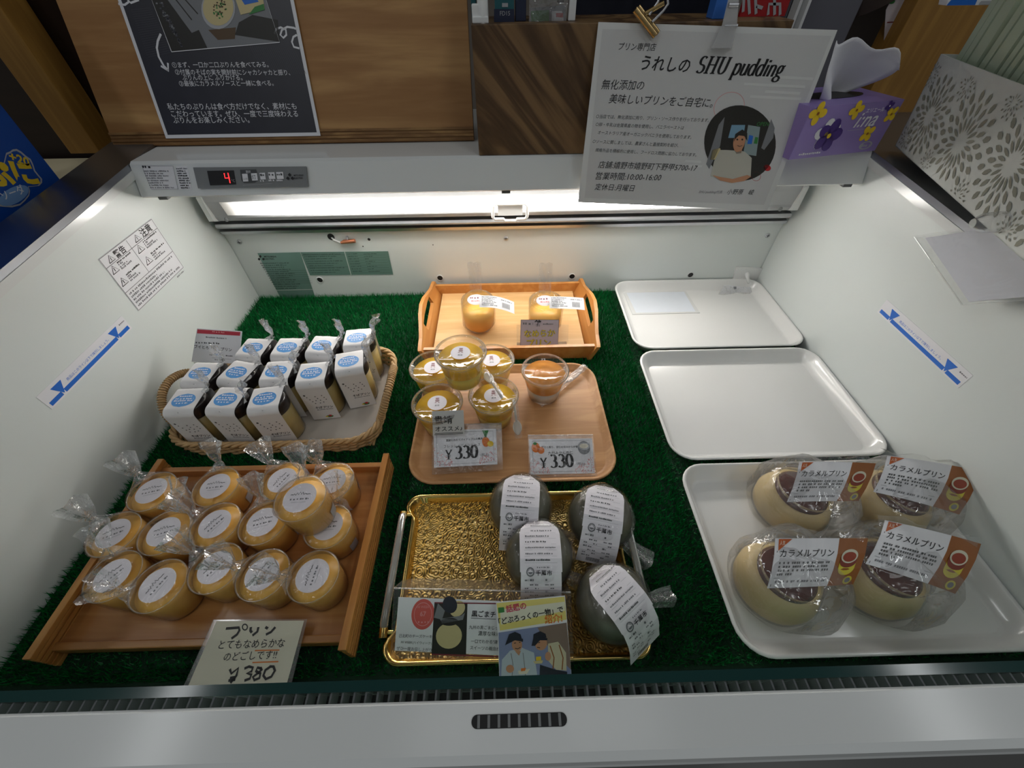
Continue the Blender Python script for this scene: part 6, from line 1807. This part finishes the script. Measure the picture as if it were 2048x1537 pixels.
for t, a, c_ in (('九州の黒ごまじっくり', (938, 1258), (1010, 1260)), ('濃厚な味わ', (956, 1271), (1000, 1273)), ('一口でわかる"違い', (942, 1286), (1002, 1288)), ('スイーツの概念が', (940, 1299), (1000, 1302))): s.text(t, a, c_, K['greyd'], 3, 0)
s.build('printed_card', cs_, o)
s = tilted(1066, 1290, gz + .030, 24, .0)
fq = [(992, 1205), (1130, 1192), (1145, 1376), (1000, 1384)]
s.slab(fq, K['paper'], .0006)
ylw = ink('flyer_yellow', (228, 212, 120))
s.poly([(993, 1207), (1129, 1194), (1133, 1240), (1000, 1262)], ylw, 1)
s.poly([(1000, 1220), (1129, 1204), (1130, 1222), (1002, 1250)], ink('flyer_pale', (226, 222, 200)), 2)
s.poly([(996, 1216), (1008, 1215), (1009, 1225), (997, 1227)], K['green'], 3)
s.text('話題の', (1013, 1225), (1053, 1217), ink('flyer_magenta', (196, 52, 88)), 4, .02)
s.text('「どぶろっくの一物」で', (998, 1250), (1127, 1224), K['black'], 4, .02)
s.text('紹介!', (1090, 1247), (1125, 1243), K['orange'], 4, .02)
s.poly([(997, 1266), (1133, 1246), (1145, 1376), (1000, 1384)], ink('flyer_blue_grey', (132, 142, 180)), 1)
s.poly([(1075, 1256), (1133, 1246), (1142, 1340), (1100, 1300)], ink('flyer_brown_stone', (134, 112, 100)), 2)
wht = ink('flyer_white_shirt', (186, 196, 206)); grn = ink('flyer_khaki', (206, 196, 166))
s.poly([(1020, 1302), (1044, 1296), (1068, 1306), (1078, 1376), (1001, 1382), (1004, 1320)], wht, 3)
s.ell((1034, 1290), (1044, 1288), (1036, 1303), K['skin'], 4); s.poly([(1014, 1281), (1018, 1269), (1030, 1264), (1041, 1269), (1044, 1279), (1030, 1277), (1018, 1284)], K['navy'], 5); s.poly([(1010, 1291), (1014, 1281), (1030, 1276), (1046, 1278), (1046, 1284), (1030, 1281), (1018, 1287)], K['navy'], 6)
for q_ in ([(1028, 1287), (1032, 1286)], [(1038, 1285), (1041, 1285)], [(1030, 1297), (1036, 1298), (1041, 1295)]): s.line(q_, .0006, K['pdark'], 6)
s.line([(1022, 1307), (1026, 1330), (1022, 1376)], .0006, K['pgrey'], 4); s.line([(1046, 1306), (1050, 1340), (1052, 1376)], .0006, K['pgrey'], 4); s.poly([(1030, 1303), (1042, 1302), (1038, 1312)], K['skin'], 4)
s.poly([(1096, 1288), (1116, 1284), (1132, 1306), (1133, 1342), (1112, 1340), (1096, 1322)], grn, 3)
s.ell((1082, 1287), (1094, 1284), (1084, 1301), K['skin'], 4); s.poly([(1066, 1282), (1067, 1269), (1080, 1263), (1091, 1268), (1093, 1276), (1078, 1277)], K['navy'], 5); s.poly([(1063, 1292), (1066, 1279), (1082, 1275), (1095, 1277), (1094, 1281), (1080, 1281), (1070, 1292)], K['navy'], 6)
for q_ in ([(1076, 1286), (1080, 1285)], [(1074, 1295), (1080, 1296)]): s.line(q_, .0006, K['pdark'], 6)
s.line([(1100, 1292), (1108, 1316), (1106, 1338)], .0010, K['brown'], 4); s.line([(1118, 1290), (1126, 1316), (1124, 1340)], .0010, K['brown'], 4)
s.poly([(1080, 1330), (1112, 1340), (1134, 1344), (1136, 1374), (1078, 1376)], K['navy'], 4)
s.ell((1096, 1313), (1102, 1313), (1096, 1322), K['skin'], 5); s.ell((1020, 1338), (1028, 1338), (1020, 1346), K['skin'], 5)
s.poly([(1066, 1323), (1086, 1321), (1084, 1327), (1070, 1328)], K['pcream'], 5); s.poly([(1072, 1314), (1082, 1313), (1082, 1321), (1072, 1322)], K['yellow'], 6)
s.poly([(1036, 1342), (1060, 1338), (1054, 1348), (1038, 1349)], K['cream'], 5); s.poly([(1042, 1337), (1052, 1336), (1050, 1342), (1042, 1343)], K['orange'], 6)
tag(s.build('flyer', None, tuple(s.at(*s.c((1070, 1376)), 0))), 'yellow-topped flyer showing two men in dark hats, propped at the gold tray front', 'flyer')

bpy.data.objects.remove(_fo); bpy.data.curves.remove(_fc)
